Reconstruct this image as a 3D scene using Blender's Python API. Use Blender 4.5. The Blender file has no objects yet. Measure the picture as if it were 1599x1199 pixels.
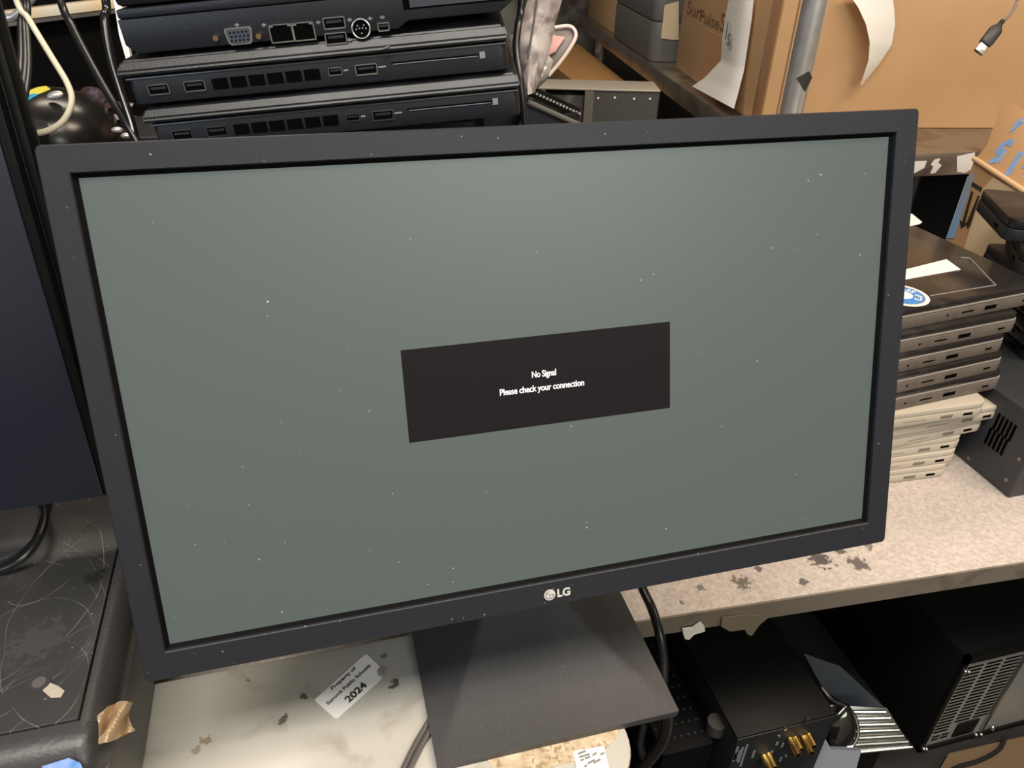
import bpy, bmesh, math, random
from mathutils import Vector, Matrix
random.seed(4)
SC = bpy.context.scene
COL = SC.collection
PI = math.pi

# ------------------------------------------------------------ camera
CAM = Vector((0.1224564, -0.37470297, 1.4075591))
RX = Vector((0.9666443680930241, -0.254854148925421, 0.025456402132614714))      # image right
RD = Vector((-0.11694137174826673, -0.5275956511427317, -0.8414080725004428))    # image down
RF = Vector((0.22786702527498742, 0.8103654679653964, -0.5398003585785692))      # view direction
F = 1200.0
cd = bpy.data.cameras.new('camera'); cam = bpy.data.objects.new('camera', cd); COL.objects.link(cam)
cd.sensor_fit = 'HORIZONTAL'; cd.sensor_width = 36; cd.lens = 36 * F / 1599; cd.clip_start = 0.01
m = Matrix.Identity(4)
for i in range(3):
    m[i][0] = RX[i]; m[i][1] = -RD[i]; m[i][2] = -RF[i]; m[i][3] = CAM[i]
cam.matrix_world = m
SC.camera = cam

# ------------------------------------------------------------ world and lights
SC.view_settings.view_transform = 'Standard'; SC.view_settings.look = 'None'
SC.view_settings.gamma = 1; SC.view_settings.use_curve_mapping = False
SC.view_settings.exposure = 0.0
w = bpy.data.worlds.new('world'); SC.world = w; w.use_nodes = True
w.node_tree.nodes['Background'].inputs[0].default_value = (0.75, 0.8, 0.9, 1)
w.node_tree.nodes['Background'].inputs[1].default_value = 0.3
def area(name, loc, target, sx, sy, power, col):
    l = bpy.data.lights.new(name, 'AREA'); l.shape = 'RECTANGLE'; l.size = sx; l.size_y = sy
    l.energy = power; l.color = col
    o = bpy.data.objects.new(name, l); COL.objects.link(o); o.location = loc
    o.rotation_euler = (Vector(target) - Vector(loc)).to_track_quat('-Z', 'Y').to_euler()
    return o
area('ceiling_lamp_warm', (1.3, -0.3, 2.62), (1.3, -0.3, 0), 1.3, 0.4, 34, (1.0, 0.82, 0.64))
area('ceiling_lamp_behind', (0.1, 1.1, 2.62), (0.1, 1.1, 0), 1.2, 0.3, 17, (1.0, 0.86, 0.70))
area('ceiling_lamp_middle', (-0.2, -0.6, 2.62), (-0.2, -0.6, 0), 1.4, 0.4, 36, (1.0, 0.94, 0.86))
area('added_glow_light_front', (0.65, -1.93, 2.05), (0.5, 0, 1.7), 1.5, 0.6, 24, (0.94, 1.0, 0.92))  # added unseen light behind the camera, for a soft glow on the screen
area('window_light_left', (-1.75, -0.9, 1.7), (0.0, 0.2, 1.0), 1.2, 1.0, 15, (0.62, 0.76, 1.0))

# ------------------------------------------------------------ pixel helpers (rays of the calibrated camera)
def ray(px, py): return RX * ((px - 799.5) / F) + RD * ((py - 599.5) / F) + RF
def at(px, py, z=None, y=None, x=None, d=None):
    r = ray(px, py)
    if z is not None: k = (z - CAM.z) / r.z
    elif y is not None: k = (y - CAM.y) / r.y
    elif x is not None: k = (x - CAM.x) / r.x
    else: k = d
    return CAM + r * k
def on_plane(px, py, p0, n):
    r = ray(px, py); return CAM + r * ((Vector(p0) - CAM).dot(n) / r.dot(n))

# ------------------------------------------------------------ materials
MATS = {}
def mat(name, col=(0.5, 0.5, 0.5), rough=0.5, metal=0.0, spec=0.5, var=0.0, vscale=8, bump=0.0, bscale=300,
        specks=None, emit=None, alpha=None, col2=None, trans=0, sheen=0, coat=0, blotch=None, scratch=None, stains=None, arcs=None):
    if name in MATS: return MATS[name]
    M = bpy.data.materials.new(name); M.use_nodes = True; MATS[name] = M
    nt = M.node_tree; N = nt.nodes; L = nt.links; b = N['Principled BSDF']
    b.inputs['Base Color'].default_value = (*col, 1); b.inputs['Roughness'].default_value = rough
    b.inputs['Metallic'].default_value = metal; b.inputs['Specular IOR Level'].default_value = spec
    if trans: b.inputs['Transmission Weight'].default_value = trans
    if coat: b.inputs['Coat Weight'].default_value = coat; b.inputs['Coat Roughness'].default_value = 0.1
    tc = N.new('ShaderNodeTexCoord')
    def noise(s, det=3, dist=0.0):
        n = N.new('ShaderNodeTexNoise'); n.inputs['Scale'].default_value = s; n.inputs['Detail'].default_value = det
        n.inputs['Distortion'].default_value = dist; L.new(tc.outputs['Object'], n.inputs['Vector']); return n
    def ramp(src, a, b2):
        r = N.new('ShaderNodeMapRange'); r.inputs['From Min'].default_value = a; r.inputs['From Max'].default_value = b2
        L.new(src, r.inputs['Value']); return r.outputs['Result']
    def mix(fac, A, B):
        x = N.new('ShaderNodeMix'); x.data_type = 'RGBA'
        if hasattr(fac, 'is_output'): L.new(fac, x.inputs[0])
        else: x.inputs[0].default_value = fac
        for s, v in ((6, A), (7, B)):
            if hasattr(v, 'is_output'): L.new(v, x.inputs[s])
            else: x.inputs[s].default_value = (*v, 1)
        return x.outputs[2]
    c = None
    if var or col2:
        c2 = col2 or tuple(v * (1 - var) for v in col)
        c = mix(ramp(noise(vscale).outputs['Fac'], 0.35, 0.65), col, c2)
    if blotch:                       # (colour, scale, lo, hi)
        c = mix(ramp(noise(blotch[1], 6, 0.6).outputs['Fac'], blotch[2], blotch[3]), c or col, blotch[0])
    if scratch:                      # (colour, amount)
        for k, (sx, sy, rot) in enumerate(((3, 40, 0.5), (3, 60, -0.9), (4, 50, 1.5))):
            mp = N.new('ShaderNodeMapping'); mp.inputs['Rotation'].default_value = (0, 0, rot); mp.inputs['Scale'].default_value = (sx, sy, sy)
            nd = N.new('ShaderNodeTexNoise'); nd.inputs['Scale'].default_value = 4
            L.new(tc.outputs['Object'], nd.inputs['Vector'])
            ad = N.new('ShaderNodeVectorMath'); ad.operation = 'MULTIPLY_ADD'; ad.inputs[1].default_value = (.05, .05, .05)
            L.new(nd.outputs['Color'], ad.inputs[0]); L.new(tc.outputs['Object'], ad.inputs[2])
            L.new(ad.outputs[0], mp.inputs['Vector'])
            n = N.new('ShaderNodeTexNoise'); n.inputs['Scale'].default_value = 3; n.inputs['Detail'].default_value = 4; L.new(mp.outputs[0], n.inputs['Vector'])
            f = ramp(n.outputs['Fac'], 0.655, 0.70)
            mu = N.new('ShaderNodeMath'); mu.operation = 'MULTIPLY'; mu.inputs[1].default_value = scratch[1]; L.new(f, mu.inputs[0])
            c = mix(mu.outputs[0], c or col, scratch[0])
    if arcs:                         # thin curved scratches: (x, y, z, radius, half width, strength, colour)
        ng = noise(38, 4); gate = ramp(ng.outputs['Fac'], 0.42, 0.56)
        nw = N.new('ShaderNodeTexNoise'); nw.inputs['Scale'].default_value = 9; L.new(tc.outputs['Object'], nw.inputs['Vector'])
        wa = N.new('ShaderNodeVectorMath'); wa.operation = 'MULTIPLY_ADD'; wa.inputs[1].default_value = (.03, .03, 0)
        L.new(nw.outputs['Color'], wa.inputs[0]); L.new(tc.outputs['Object'], wa.inputs[2])
        for (ax_, ay_, az_, rr_, hw_, st_, ac_) in arcs:
            ds = N.new('ShaderNodeVectorMath'); ds.operation = 'DISTANCE'; L.new(wa.outputs[0], ds.inputs[0]); ds.inputs[1].default_value = (ax_ + .015, ay_ + .015, az_)
            sb = N.new('ShaderNodeMath'); sb.operation = 'SUBTRACT'; L.new(ds.outputs['Value'], sb.inputs[0]); sb.inputs[1].default_value = rr_
            ab = N.new('ShaderNodeMath'); ab.operation = 'ABSOLUTE'; L.new(sb.outputs[0], ab.inputs[0])
            g1 = N.new('ShaderNodeMath'); g1.operation = 'MULTIPLY'; L.new(ramp(ab.outputs[0], hw_, hw_ * .4), g1.inputs[0]); L.new(gate, g1.inputs[1])
            g2 = N.new('ShaderNodeMath'); g2.operation = 'MULTIPLY'; L.new(g1.outputs[0], g2.inputs[0]); g2.inputs[1].default_value = st_
            c = mix(g2.outputs[0], c or col, ac_)
    if specks:                       # (colour, scale, size 0..1, strength)
        v = N.new('ShaderNodeTexVoronoi'); v.inputs['Scale'].default_value = specks[1]; L.new(tc.outputs['Object'], v.inputs['Vector'])
        f = ramp(v.outputs['Distance'], specks[2], specks[2] * 0.55)
        sx3 = N.new('ShaderNodeSeparateColor'); L.new(v.outputs['Color'], sx3.inputs[0])
        pw = N.new('ShaderNodeMath'); pw.operation = 'POWER'; L.new(sx3.outputs[0], pw.inputs[0]); pw.inputs[1].default_value = specks[4] if len(specks) > 4 else 1.5
        m0 = N.new('ShaderNodeMath'); m0.operation = 'MULTIPLY'; L.new(f, m0.inputs[0]); L.new(pw.outputs[0], m0.inputs[1])
        mu = N.new('ShaderNodeMath'); mu.operation = 'MULTIPLY'; mu.inputs[1].default_value = specks[3]; L.new(m0.outputs[0], mu.inputs[0])
        c = mix(mu.outputs[0], c or col, specks[0])
    if stains:                       # list of (x, y, z, radius, colour) in object space, ragged edges
        for (sx, sy, sz, rad, sc) in stains:
            n = noise(45 if rad > .02 else 150, 5)
            ad = N.new('ShaderNodeVectorMath'); ad.operation = 'MULTIPLY_ADD'; ad.inputs[1].default_value = (rad * 3,) * 3
            L.new(n.outputs['Color'], ad.inputs[0]); L.new(tc.outputs['Object'], ad.inputs[2])
            ds = N.new('ShaderNodeVectorMath'); ds.operation = 'DISTANCE'
            L.new(ad.outputs[0], ds.inputs[0]); ds.inputs[1].default_value = (sx + rad * 1.5, sy + rad * 1.5, sz + rad * 1.5)
            c = mix(ramp(ds.outputs['Value'], rad, rad * 0.7), c or col, sc)
    if c is not None: L.new(c, b.inputs['Base Color'])
    if bump:
        n = noise(bscale, 2); bp = N.new('ShaderNodeBump'); bp.inputs['Strength'].default_value = bump; bp.inputs['Distance'].default_value = 0.001
        L.new(n.outputs['Fac'], bp.inputs['Height']); L.new(bp.outputs[0], b.inputs['Normal'])
    if emit:
        b.inputs['Emission Color'].default_value = (*emit[:3], 1); b.inputs['Emission Strength'].default_value = emit[3]
    if alpha is not None: b.inputs['Alpha'].default_value = alpha
    return M

DUST = (0.35, 0.35, 0.36)
bezelM = mat('monitor_plastic', (0.019, 0.0195, 0.025), 0.45, spec=0.35, bump=0.2, bscale=1400, specks=(DUST, 130, 0.10, 0.9, 4))
shellM = mat('shell_plastic', (0.02, 0.02, 0.022), 0.5, bump=0.3, bscale=900)
standM = mat('stand_plastic', (0.05, 0.048, 0.048), 0.42, bump=0.5, bscale=1500, specks=((.2, .2, .2), 900, 0.3, 0.6, 2))
lipM = mat('black_lip', (0.002, 0.002, 0.002), 0.7, spec=.1)
screenM = mat('lit_grey_screen', (0.02, 0.021, 0.021), 0.42, spec=0.7, emit=(0.084, 0.104, 0.092, 1.0), specks=((.6, .6, .6), 110, 0.075, 0.9, 6))
osdM = mat('message_box_dark', (0.006, 0.005, 0.005), 0.45, spec=0.12, emit=(0.009, 0.0065, 0.008, 1.0))
osdT = mat('message_text_white', (0.5, 0.5, 0.5), 0.5, emit=(0.85, 0.87, 0.85, 1.0))
silverM = mat('silver_print', (0.62, 0.6, 0.57), 0.4)
blackM = mat('black_plastic', (0.016, 0.017, 0.020), 0.42, spec=0.35, bump=0.2, bscale=900, specks=(DUST, 90, 0.05, 0.5))
rubM = mat('soft_black_lid', (0.012, 0.012, 0.013), 0.36, spec=0.4, bump=0.1, bscale=700, specks=(DUST, 80, 0.05, 0.5), blotch=((.035, .035, .036), 14, 0.55, 0.75))
navyM = mat('dark_blue_black_panel', (0.017, 0.019, 0.030), 0.3, specks=(DUST, 50, 0.035, 0.6))
holeM = mat('port_hole_black', (0.001, 0.001, 0.001), 0.8, spec=0.05)
tongueM = mat('port_tongue', (0.02, 0.02, 0.022), 0.4)
portblueM = mat('video_port_insert', (0.05, 0.058, 0.075), 0.4)
metalM = mat('port_metal', (0.62, 0.6, 0.56), 0.28, metal=1.0)
brassM = mat('brass', (0.55, 0.38, 0.2), 0.3, metal=1.0)
goldM = mat('gold_jack', (0.9, 0.62, 0.2), 0.2, metal=1.0)
printM = mat('port_icon_print', (0.22, 0.24, 0.28), 0.5)
cableM = mat('black_cable_rubber', (0.012, 0.012, 0.013), 0.32)
beigeCab = mat('beige_cable_rubber', (0.62, 0.56, 0.42), 0.45)
greyCab = mat('grey_cable_rubber', (0.10, 0.09, 0.085), 0.4)
CY = 0.838; BZ_ = .936
def st(px, py, rad, col, z=CY):
    p = at(px, py, z=z); return (p.x, p.y, p.z, rad, col)
caseM = mat('beige_case_plastic', (0.50, 0.475, 0.42), 0.22, spec=0.5, bump=0.12, bscale=60,
            blotch=((0.40, 0.36, 0.30), 26, 0.58, 0.72), specks=((.22, .19, .15), 55, 0.05, 0.7),
            stains=[st(617, 1068, .006, (.12, .10, .09)), st(443, 1124, .005, (.14, .12, .10)), st(475, 1087, .003, (.15, .12, .1)),
                    st(387, 1063, .0022, (.25, .2, .15)), st(322, 1156, .005, (.30, .24, .18)), st(601, 1024, .003, (.25, .2, .18)),
                    st(305, 1172, .006, (.33, .28, .22)), st(596, 1045, .006, (.42, .33, .27))])
tableM = mat('speckled_laminate', (0.60, 0.53, 0.48), 0.5, col2=(0.46, 0.39, 0.35), vscale=210, bump=0.2, bscale=300,
             specks=((.22, .18, .16), 330, 0.26, 0.6),
             stains=[(.55, .15, .75, .012, (.16, .14, .12)), (.66, .16, .75, .014, (.10, .09, .08)), (.70, .145, .75, .012, (.14, .12, .11)),
                     (.50, .155, .75, .006, (.2, .18, .16)), (.62, .135, .75, .006, (.14, .12, .11)), (.58, .165, .75, .005, (.14, .12, .11)), (.64, .18, .75, .006, (.12, .11, .10)), (.69, .17, .75, .008, (.12, .11, .10)), (.73, .165, .75, .006, (.2, .18, .16)), (.47, .14, .75, .003, (.2, .18, .16))])
edgeM = mat('laminate_edge', (0.20, 0.165, 0.13), 0.5, blotch=((.13, .11, .085), 20, 0.5, 0.65))
cardM = mat('cardboard', (0.60, 0.37, 0.19), 0.7, col2=(0.54, 0.325, 0.16), vscale=5, bump=0.2, bscale=90)
cardEdge = mat('cardboard_edge', (0.70, 0.47, 0.26), 0.8)
cardDark = mat('cardboard_crease', (0.22, 0.12, 0.05), 0.8)
paperM = mat('white_paper', (0.86, 0.83, 0.78), 0.5, bump=0.3, bscale=25)
inkM = mat('pen_ink', (0.20, 0.11, 0.055), 0.7)
greyInk = mat('grey_pen_ink', (0.22, 0.2, 0.2), 0.7)
inkBlack = mat('black_print', (0.03, 0.028, 0.026), 0.6)
bluePaint = mat('blue_marker', (0.16, 0.33, 0.68), 0.6, col2=(.25, .42, .72), vscale=60)
blueTape = mat('blue_tape', (0.30, 0.50, 0.80), 0.5)
tanPaper = mat('tan_paper', (0.80, 0.64, 0.42), 0.6)
steelM = mat('worn_steel', (0.40, 0.36, 0.31), 0.32, metal=0.85, blotch=((.25, .2, .16), 12, 0.5, 0.7), bump=0.1, bscale=60)
chromeM = mat('steel_tube', (0.72, 0.71, 0.70), 0.30, metal=0.7, var=.2, vscale=30)
greyBoxM = mat('grey_device_plastic', (0.15, 0.145, 0.135), 0.4, bump=0.2, bscale=400)
dellM = mat('dark_grey_laptop_side', (0.15, 0.125, 0.105), 0.5, blotch=((.11, .09, .075), 30, 0.5, 0.7))
dellLid = mat('dark_lid', (0.022, 0.019, 0.018), 0.2, spec=0.5, blotch=((.05, .045, .042), 16, 0.56, 0.72), specks=((.3, .28, .26), 60, .04, .5))
dellEdge = mat('silver_lid_edge', (0.42, 0.38, 0.34), 0.35, metal=0.4)
macM = mat('white_laptop_plastic', (0.52, 0.46, 0.38), 0.35)
macLine = mat('seam_shadow_grey', (0.30, 0.26, 0.22), 0.6)
labelM = mat('white_label', (0.85, 0.82, 0.78), 0.4)
tapeM = mat('masking_tape', (0.52, 0.37, 0.22), 0.55, bump=0.4, bscale=60)
floorM = mat('floor_concrete', (0.02, 0.018, 0.016), 0.8, var=0.4)
wallM = mat('wall_paint', (0.10, 0.095, 0.09), 0.8)
ceilM = mat('ceiling_paint', (0.35, 0.34, 0.32), 0.9)
caseBlack = mat('black_steel_case', (0.007, 0.0068, 0.0062), 0.5, spec=0.22, bump=0.1, bscale=200, specks=(DUST, 90, 0.04, 0.6))
scratchM = mat('scratched_black_top', (0.030, 0.029, 0.028), 0.36, blotch=((.05, .047, .043), 12, 0.5, 0.7), specks=(DUST, 110, 0.10, 0.9, 3),
               stains=[(t_[0] + .3, t_[1] - .1, t_[2] - CY, t_[3], t_[4]) for t_ in (st(110, 820, .016, (.045, .043, .041), BZ_), st(60, 1000, .02, (.048, .045, .042), BZ_), st(150, 900, .008, (.016, .015, .015), BZ_))],
               arcs=[(*(at(a_, b_, z=BZ_) - Vector((-.3, .1, CY))), r_, .00035, s_, (.24, .23, .22)) for a_, b_, r_, s_ in ((-60, 930, .105, .7), (40, 1010, .045, .5), (130, 760, .05, .5), (-20, 860, .062, .5), (300, 930, .13, .5),
                     (60, 700, .085, .5), (10, 1090, .05, .5), (90, 1190, .08, .4), (-120, 1010, .12, .45), (200, 1100, .085, .4), (60, 900, .028, .5), (30, 960, .07, .45), (160, 830, .03, .35), (-40, 1000, .082, .5))])
stripM = mat('rounded_grey_edge', (0.042, 0.040, 0.039), 0.36, bump=0.2, bscale=300, specks=(DUST, 90, 0.05, 0.5))
edgeBlk = mat('panel_edge_black', (.004, .004, .004), .5, spec=.15)
sideM = mat('satin_grey_side', (0.085, 0.08, 0.072), 0.34, metal=0.3)

# ------------------------------------------------------------ mesh building
def cat_rom(pts, n=8):
    P = [Vector(p) for p in pts]
    if len(P) < 3: return P
    P = [P[0] * 2 - P[1]] + P + [P[-1] * 2 - P[-2]]
    out = []
    for i in range(1, len(P) - 2):
        a, b, c, d = P[i - 1:i + 3]
        for k in range(n):
            t = k / n
            out.append(0.5 * ((2 * b) + (c - a) * t + (2 * a - 5 * b + 4 * c - d) * t * t + (3 * b - a - 3 * c + d) * t ** 3))
    out.append(P[-2]); return out
class MB:
    def __init__(s): s.bm = bmesh.new()
    def box(s, x0, x1, y0, y1, z0, z1, bev=0.0, seg=2, M=None):
        r = bmesh.ops.create_cube(s.bm, size=1.0); vs = r['verts']
        for v in vs:
            v.co = Vector((x0 + (v.co.x + .5) * (x1 - x0), y0 + (v.co.y + .5) * (y1 - y0), z0 + (v.co.z + .5) * (z1 - z0)))
        if bev:
            es = list({e for v in vs for e in v.link_edges})
            r = bmesh.ops.bevel(s.bm, geom=es, offset=bev, segments=seg, profile=0.5, affect='EDGES', clamp_overlap=True)
            vs = list({v for v in r['verts']} | {v for v in vs if v.is_valid})
        if M: bmesh.ops.transform(s.bm, matrix=M, verts=[v for v in vs if v.is_valid])
        return s
    def prism(s, poly, d, bev=0.0):
        """poly: list of 3D points (planar), d: extrusion vector"""
        d = Vector(d); a = [s.bm.verts.new(Vector(p)) for p in poly]; b = [s.bm.verts.new(Vector(p) + d) for p in poly]
        n = len(a); fs = [s.bm.faces.new(a), s.bm.faces.new(list(reversed(b)))]
        for i in range(n): fs.append(s.bm.faces.new((a[(i + 1) % n], a[i], b[i], b[(i + 1) % n])))
        bmesh.ops.recalc_face_normals(s.bm, faces=fs)
        if bev:
            es = list({e for f in fs for e in f.edges})
            bmesh.ops.bevel(s.bm, geom=es, offset=bev, segments=2, profile=0.5, affect='EDGES', clamp_overlap=True)
        return s
    def rrect(s, x0, x1, y0, y1, z0, z1, r, n=6, bev=0.0, axis='z'):
        poly = []
        for cx, cy, a0 in ((x1 - r, y1 - r, 0), (x0 + r, y1 - r, PI / 2), (x0 + r, y0 + r, PI), (x1 - r, y0 + r, 1.5 * PI)):
            for k in range(n + 1):
                a = a0 + k / n * PI / 2; poly.append((cx + r * math.cos(a), cy + r * math.sin(a)))
        if axis == 'z': s.prism([(p[0], p[1], z0) for p in poly], (0, 0, z1 - z0), bev)
        else: s.prism([(p[0], z0, p[1]) for p in poly], (0, z1 - z0, 0), bev)
        return s
    def tube(s, pts, r, seg=10, smooth=8, caps=True):
        P = cat_rom(pts, smooth) if smooth else [Vector(p) for p in pts]
        rad = r if callable(r) else (lambda t: r)
        T = (P[1] - P[0]).normalized(); nrm = T.orthogonal().normalized(); rings = []
        for i, p in enumerate(P):
            t2 = (P[min(i + 1, len(P) - 1)] - P[max(i - 1, 0)]).normalized()
            q = T.rotation_difference(t2); nrm = (q @ nrm).normalized(); T = t2; bn = T.cross(nrm)
            rr = rad(i / (len(P) - 1))
            rings.append([s.bm.verts.new(p + (nrm * math.cos(2 * PI * k / seg) + bn * math.sin(2 * PI * k / seg)) * rr) for k in range(seg)])
        for a, b in zip(rings, rings[1:]):
            for k in range(seg): s.bm.faces.new((a[k], a[(k + 1) % seg], b[(k + 1) % seg], b[k]))
        if caps: s.bm.faces.new(list(reversed(rings[0]))); s.bm.faces.new(rings[-1])
        return s
    def cyl(s, a, b, r, seg=20): return s.tube([a, b], r, seg, 0)
    def ball(s, c, r, M=None):
        q = bmesh.ops.create_uvsphere(s.bm, u_segments=28, v_segments=16, radius=1)
        for v in q['verts']: v.co = Vector(c) + Vector((v.co.x * r[0], v.co.y * r[1], v.co.z * r[2]))
        return s
    def grid(s, fn, nu, nv, thick=0.0):
        def layer(off):
            return [[s.bm.verts.new(fn(i / nu, j / nv) + off) for j in range(nv + 1)] for i in range(nu + 1)]
        g = layer(Vector((0, 0, 0))); 
        for i in range(nu):
            for j in range(nv): s.bm.faces.new((g[i][j], g[i + 1][j], g[i + 1][j + 1], g[i][j + 1]))
        if thick: 
            s.bm.normal_update()
            geom = list(s.bm.faces); bmesh.ops.solidify(s.bm, geom=geom, thickness=thick)
        return s
    def build(s, name, material, parent=None, world=False, smooth=True):
        if world and parent is not None: s.bm.transform(MW[parent.name].inverted())
        bmesh.ops.recalc_face_normals(s.bm, faces=s.bm.faces)
        me = bpy.data.meshes.new(name); s.bm.to_mesh(me); s.bm.free(); me.materials.append(material)
        o = bpy.data.objects.new(name, me); COL.objects.link(o)
        if smooth:
            for p in me.polygons: p.use_smooth = True
            try: me.set_sharp_from_angle(angle=math.radians(32))
            except Exception: pass
        if parent is not None: o.parent = parent
        MW[o.name] = MW[parent.name].copy() if parent is not None else Matrix.Identity(4)
        return o
MW = {}
def tag(o, label, cat, group=None, kind=None):
    if label: o['label'] = label
    if cat: o['category'] = cat
    if group: o['group'] = group
    if kind: o['kind'] = kind
    return o
def lab(o, text): o['label'] = text; return o
def thing(name, label, cat, loc=(0, 0, 0), group=None, M=None):
    o = bpy.data.objects.new(name, None); COL.objects.link(o); o.empty_display_size = 0.05
    Mx = M if M is not None else Matrix.Translation(loc)
    o.matrix_world = Mx; MW[o.name] = Mx.copy(); tag(o, label, cat, group); return o
def frame(o, ex, ey, ez):
    M = Matrix.Identity(4)
    for i in range(3): M[i][0] = ex[i]; M[i][1] = ey[i]; M[i][2] = ez[i]; M[i][3] = o[i]
    return M
def yawM(loc, deg): return Matrix.Translation(loc) @ Matrix.Rotation(math.radians(deg), 4, 'Z')
def copy_tree(o, parent=None):
    c = o.copy(); COL.objects.link(c)
    if parent is not None: c.parent = parent
    MW[c.name] = MW[o.name].copy()
    for ch in list(o.children): copy_tree(ch, c)
    return c
def text(name, s, size, M, material, parent, bold=0.0, ext=0.00015, spacing=1.0, align='CENTER', sx=1.0):
    cu = bpy.data.curves.new(name, 'FONT'); cu.body = s; cu.size = size; cu.offset = bold; cu.extrude = ext
    cu.align_x = align; cu.align_y = 'CENTER'; cu.space_character = spacing
    t = bpy.data.objects.new(name + '_curve', cu); COL.objects.link(t)
    me = bpy.data.meshes.new_from_object(t.evaluated_get(bpy.context.evaluated_depsgraph_get()))
    bpy.data.objects.remove(t); me.transform(Matrix.Diagonal((sx, 1, 1, 1))); me.transform(M); me.materials.clear(); me.materials.append(material)
    o = bpy.data.objects.new(name, me); COL.objects.link(o); o.parent = parent; MW[o.name] = MW[parent.name].copy()
    return o
UPRIGHT = Matrix.Rotation(PI / 2, 4, 'X')        # text lying in XY -> standing in XZ facing -Y
def local_face(parent, px, py, yl=0.0):
    """pixel -> (x, z) on the plane y = yl of the parent's frame"""
    M = MW[parent.name]; n = (M.to_3x3() @ Vector((0, 1, 0))); p0 = M @ Vector((0, yl, 0))
    q = M.inverted() @ on_plane(px, py, p0, n); return q.x, q.z
def local_top(parent, px, py, zl=0.0):
    M = MW[parent.name]; n = (M.to_3x3() @ Vector((0, 0, 1))); p0 = M @ Vector((0, 0, zl))
    q = M.inverted() @ on_plane(px, py, p0, n); return q.x, q.y
def local_left(parent, px, py, xl=0.0):
    M = MW[parent.name]; n = (M.to_3x3() @ Vector((1, 0, 0))); p0 = M @ Vector((xl, 0, 0))
    q = M.inverted() @ on_plane(px, py, p0, n); return q.y, q.z

# ------------------------------------------------------------ the room
def struct(name, mb, material):
    o = mb.build(name, material); o['kind'] = 'structure'; return o
struct('floor', MB().box(-2, 3, -2, 3.2, -0.1, 0), floorM)
struct('wall_back', MB().box(-2, 3, 3.2, 3.3, 0, 2.7), wallM)
struct('wall_front', MB().box(-2, 3, -2.1, -2, 0, 2.7), mat('front_wall_paint', (0.45, 0.43, 0.40), 0.8))
struct('wall_right', MB().box(3, 3.1, -2, 3.2, 0, 2.7), wallM)
struct('wall_left', MB().box(-2.1, -2, -2, 3.2, 0, 2.7), wallM)
struct('ceiling', MB().box(-2, 3, -2, 3.2, 2.7, 2.8), ceilM)
for (x, y, sx, sy, lb) in ((1.2, -0.5, 1.3, .4, 'ceiling light panel above the right side of the table'), (0.1, 1.1, 1.2, .3, 'narrow ceiling light panel near the back wall'), (-.2, -.6, 1.4, .4, 'ceiling light panel above the left side of the table')):
    c = thing('ceiling_light', lb, 'ceiling light', (x, y, 2.64))
    MB().box(-sx / 2 - .03, sx / 2 + .03, -sy / 2 - .03, sy / 2 + .03, 0, 0.06, .004).build('housing', macM, c)

struct('added_glow_pane', MB().box(-.15, 1.45, -1.995, -1.96, 1.68, 2.36, .004), mat('window_pane', (.5, .55, .55), .2))  # added pane behind the camera, backing the screen glow light
struct('window_2', MB().box(-1.995, -1.96, -1.6, -.2, 1.1, 2.3, .004), mat('window_pane'))

# ------------------------------------------------------------ work table (speckled laminate) with lower shelf
TZ = 0.75
eA = Vector((0.416, 0.126, 0)); eB = Vector((0.767, 0.107, 0)); ed = (eB - eA).normalized()
tb = thing('work_table', 'speckled beige laminate work table behind the monitor, carrying the laptop stacks', 'table', (0, 0, 0))
L0 = eA - ed * 1.3; L1 = eA + ed * 1.75; back = Vector((0.05, 1.0, 0)).normalized() * 0.62
top = [L0, L1, L1 + back, L0 + back]
MB().prism([(p.x, p.y, TZ - .022) for p in top], (0, 0, .0215)).build('tabletop', tableM, tb)
fr = [L0 - Vector((0, .0015, 0)), L1 - Vector((0, .0015, 0)), L1 + Vector((0, .001, 0)), L0 + Vector((0, .001, 0))]
MB().prism([(p.x, p.y, TZ - .027) for p in fr], (0, 0, .0268)).build('front_edging', edgeM, tb)
for p in (L0 + ed * .06 + back * .1, L1 - ed * .06 + back * .1, L1 - ed * .06 + back * .9, L0 + ed * .06 + back * .9):
    MB().box(p.x - .02, p.x + .02, p.y - .02, p.y + .02, 0, TZ - .022, .003).build('leg', caseBlack, tb)
SH = 0.205
lw = thing('low_shelf', 'dark low shelf under the work table, holding the computers', 'shelf', (0.6, 0.2, 0))
MB().box(-.74, 1.95, -.18, .70, SH - .02, SH, .003).build('shelf_panel', floorM, lw, world=True)
for a in (-.7, 1.9):
    for b in (-.14, .66): MB().box(a - .015, a + .015, b - .015, b + .015, 0, SH - .02).build('leg', caseBlack, lw, world=True)
# torn white tape and clear tape on the table's front edge
def quadcloth(name, px4, dist, material, parent=None, thick=.0004, wav=.0, n=8, label=None, cat=None, group=None):
    P = [at(a, b, d=dd) for (a, b), dd in zip(px4, dist)]
    def fn(u, v):
        p = P[0].lerp(P[1], u).lerp(P[3].lerp(P[2], u), v)
        return p + Vector((0, -1, .3)) * wav * (math.sin(u * 7 + v * 3) + .6 * math.sin(v * 11 - u * 5 + 1))
    mb = MB(); mb.grid(fn, n, n, thick); o = mb.build(name, material, parent, world=parent is not None)
    if label and cat: tag(o, label, cat, group)
    return o
o = MB().prism([at(a, b, y=.118) for a, b in ((1066, 982), (1081, 980), (1094, 971), (1100, 978), (1101, 986), (1084, 991), (1076, 999), (1070, 998), (1067, 990))], (0, .0012, 0)).build('tape_scrap', paperM)
tag(o, 'torn white tape scrap stuck to the front edge of the speckled table', 'tape')
clearM = mat('dirty_clear_tape', (0.26, 0.22, 0.16), 0.25, alpha=0.75)
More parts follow.
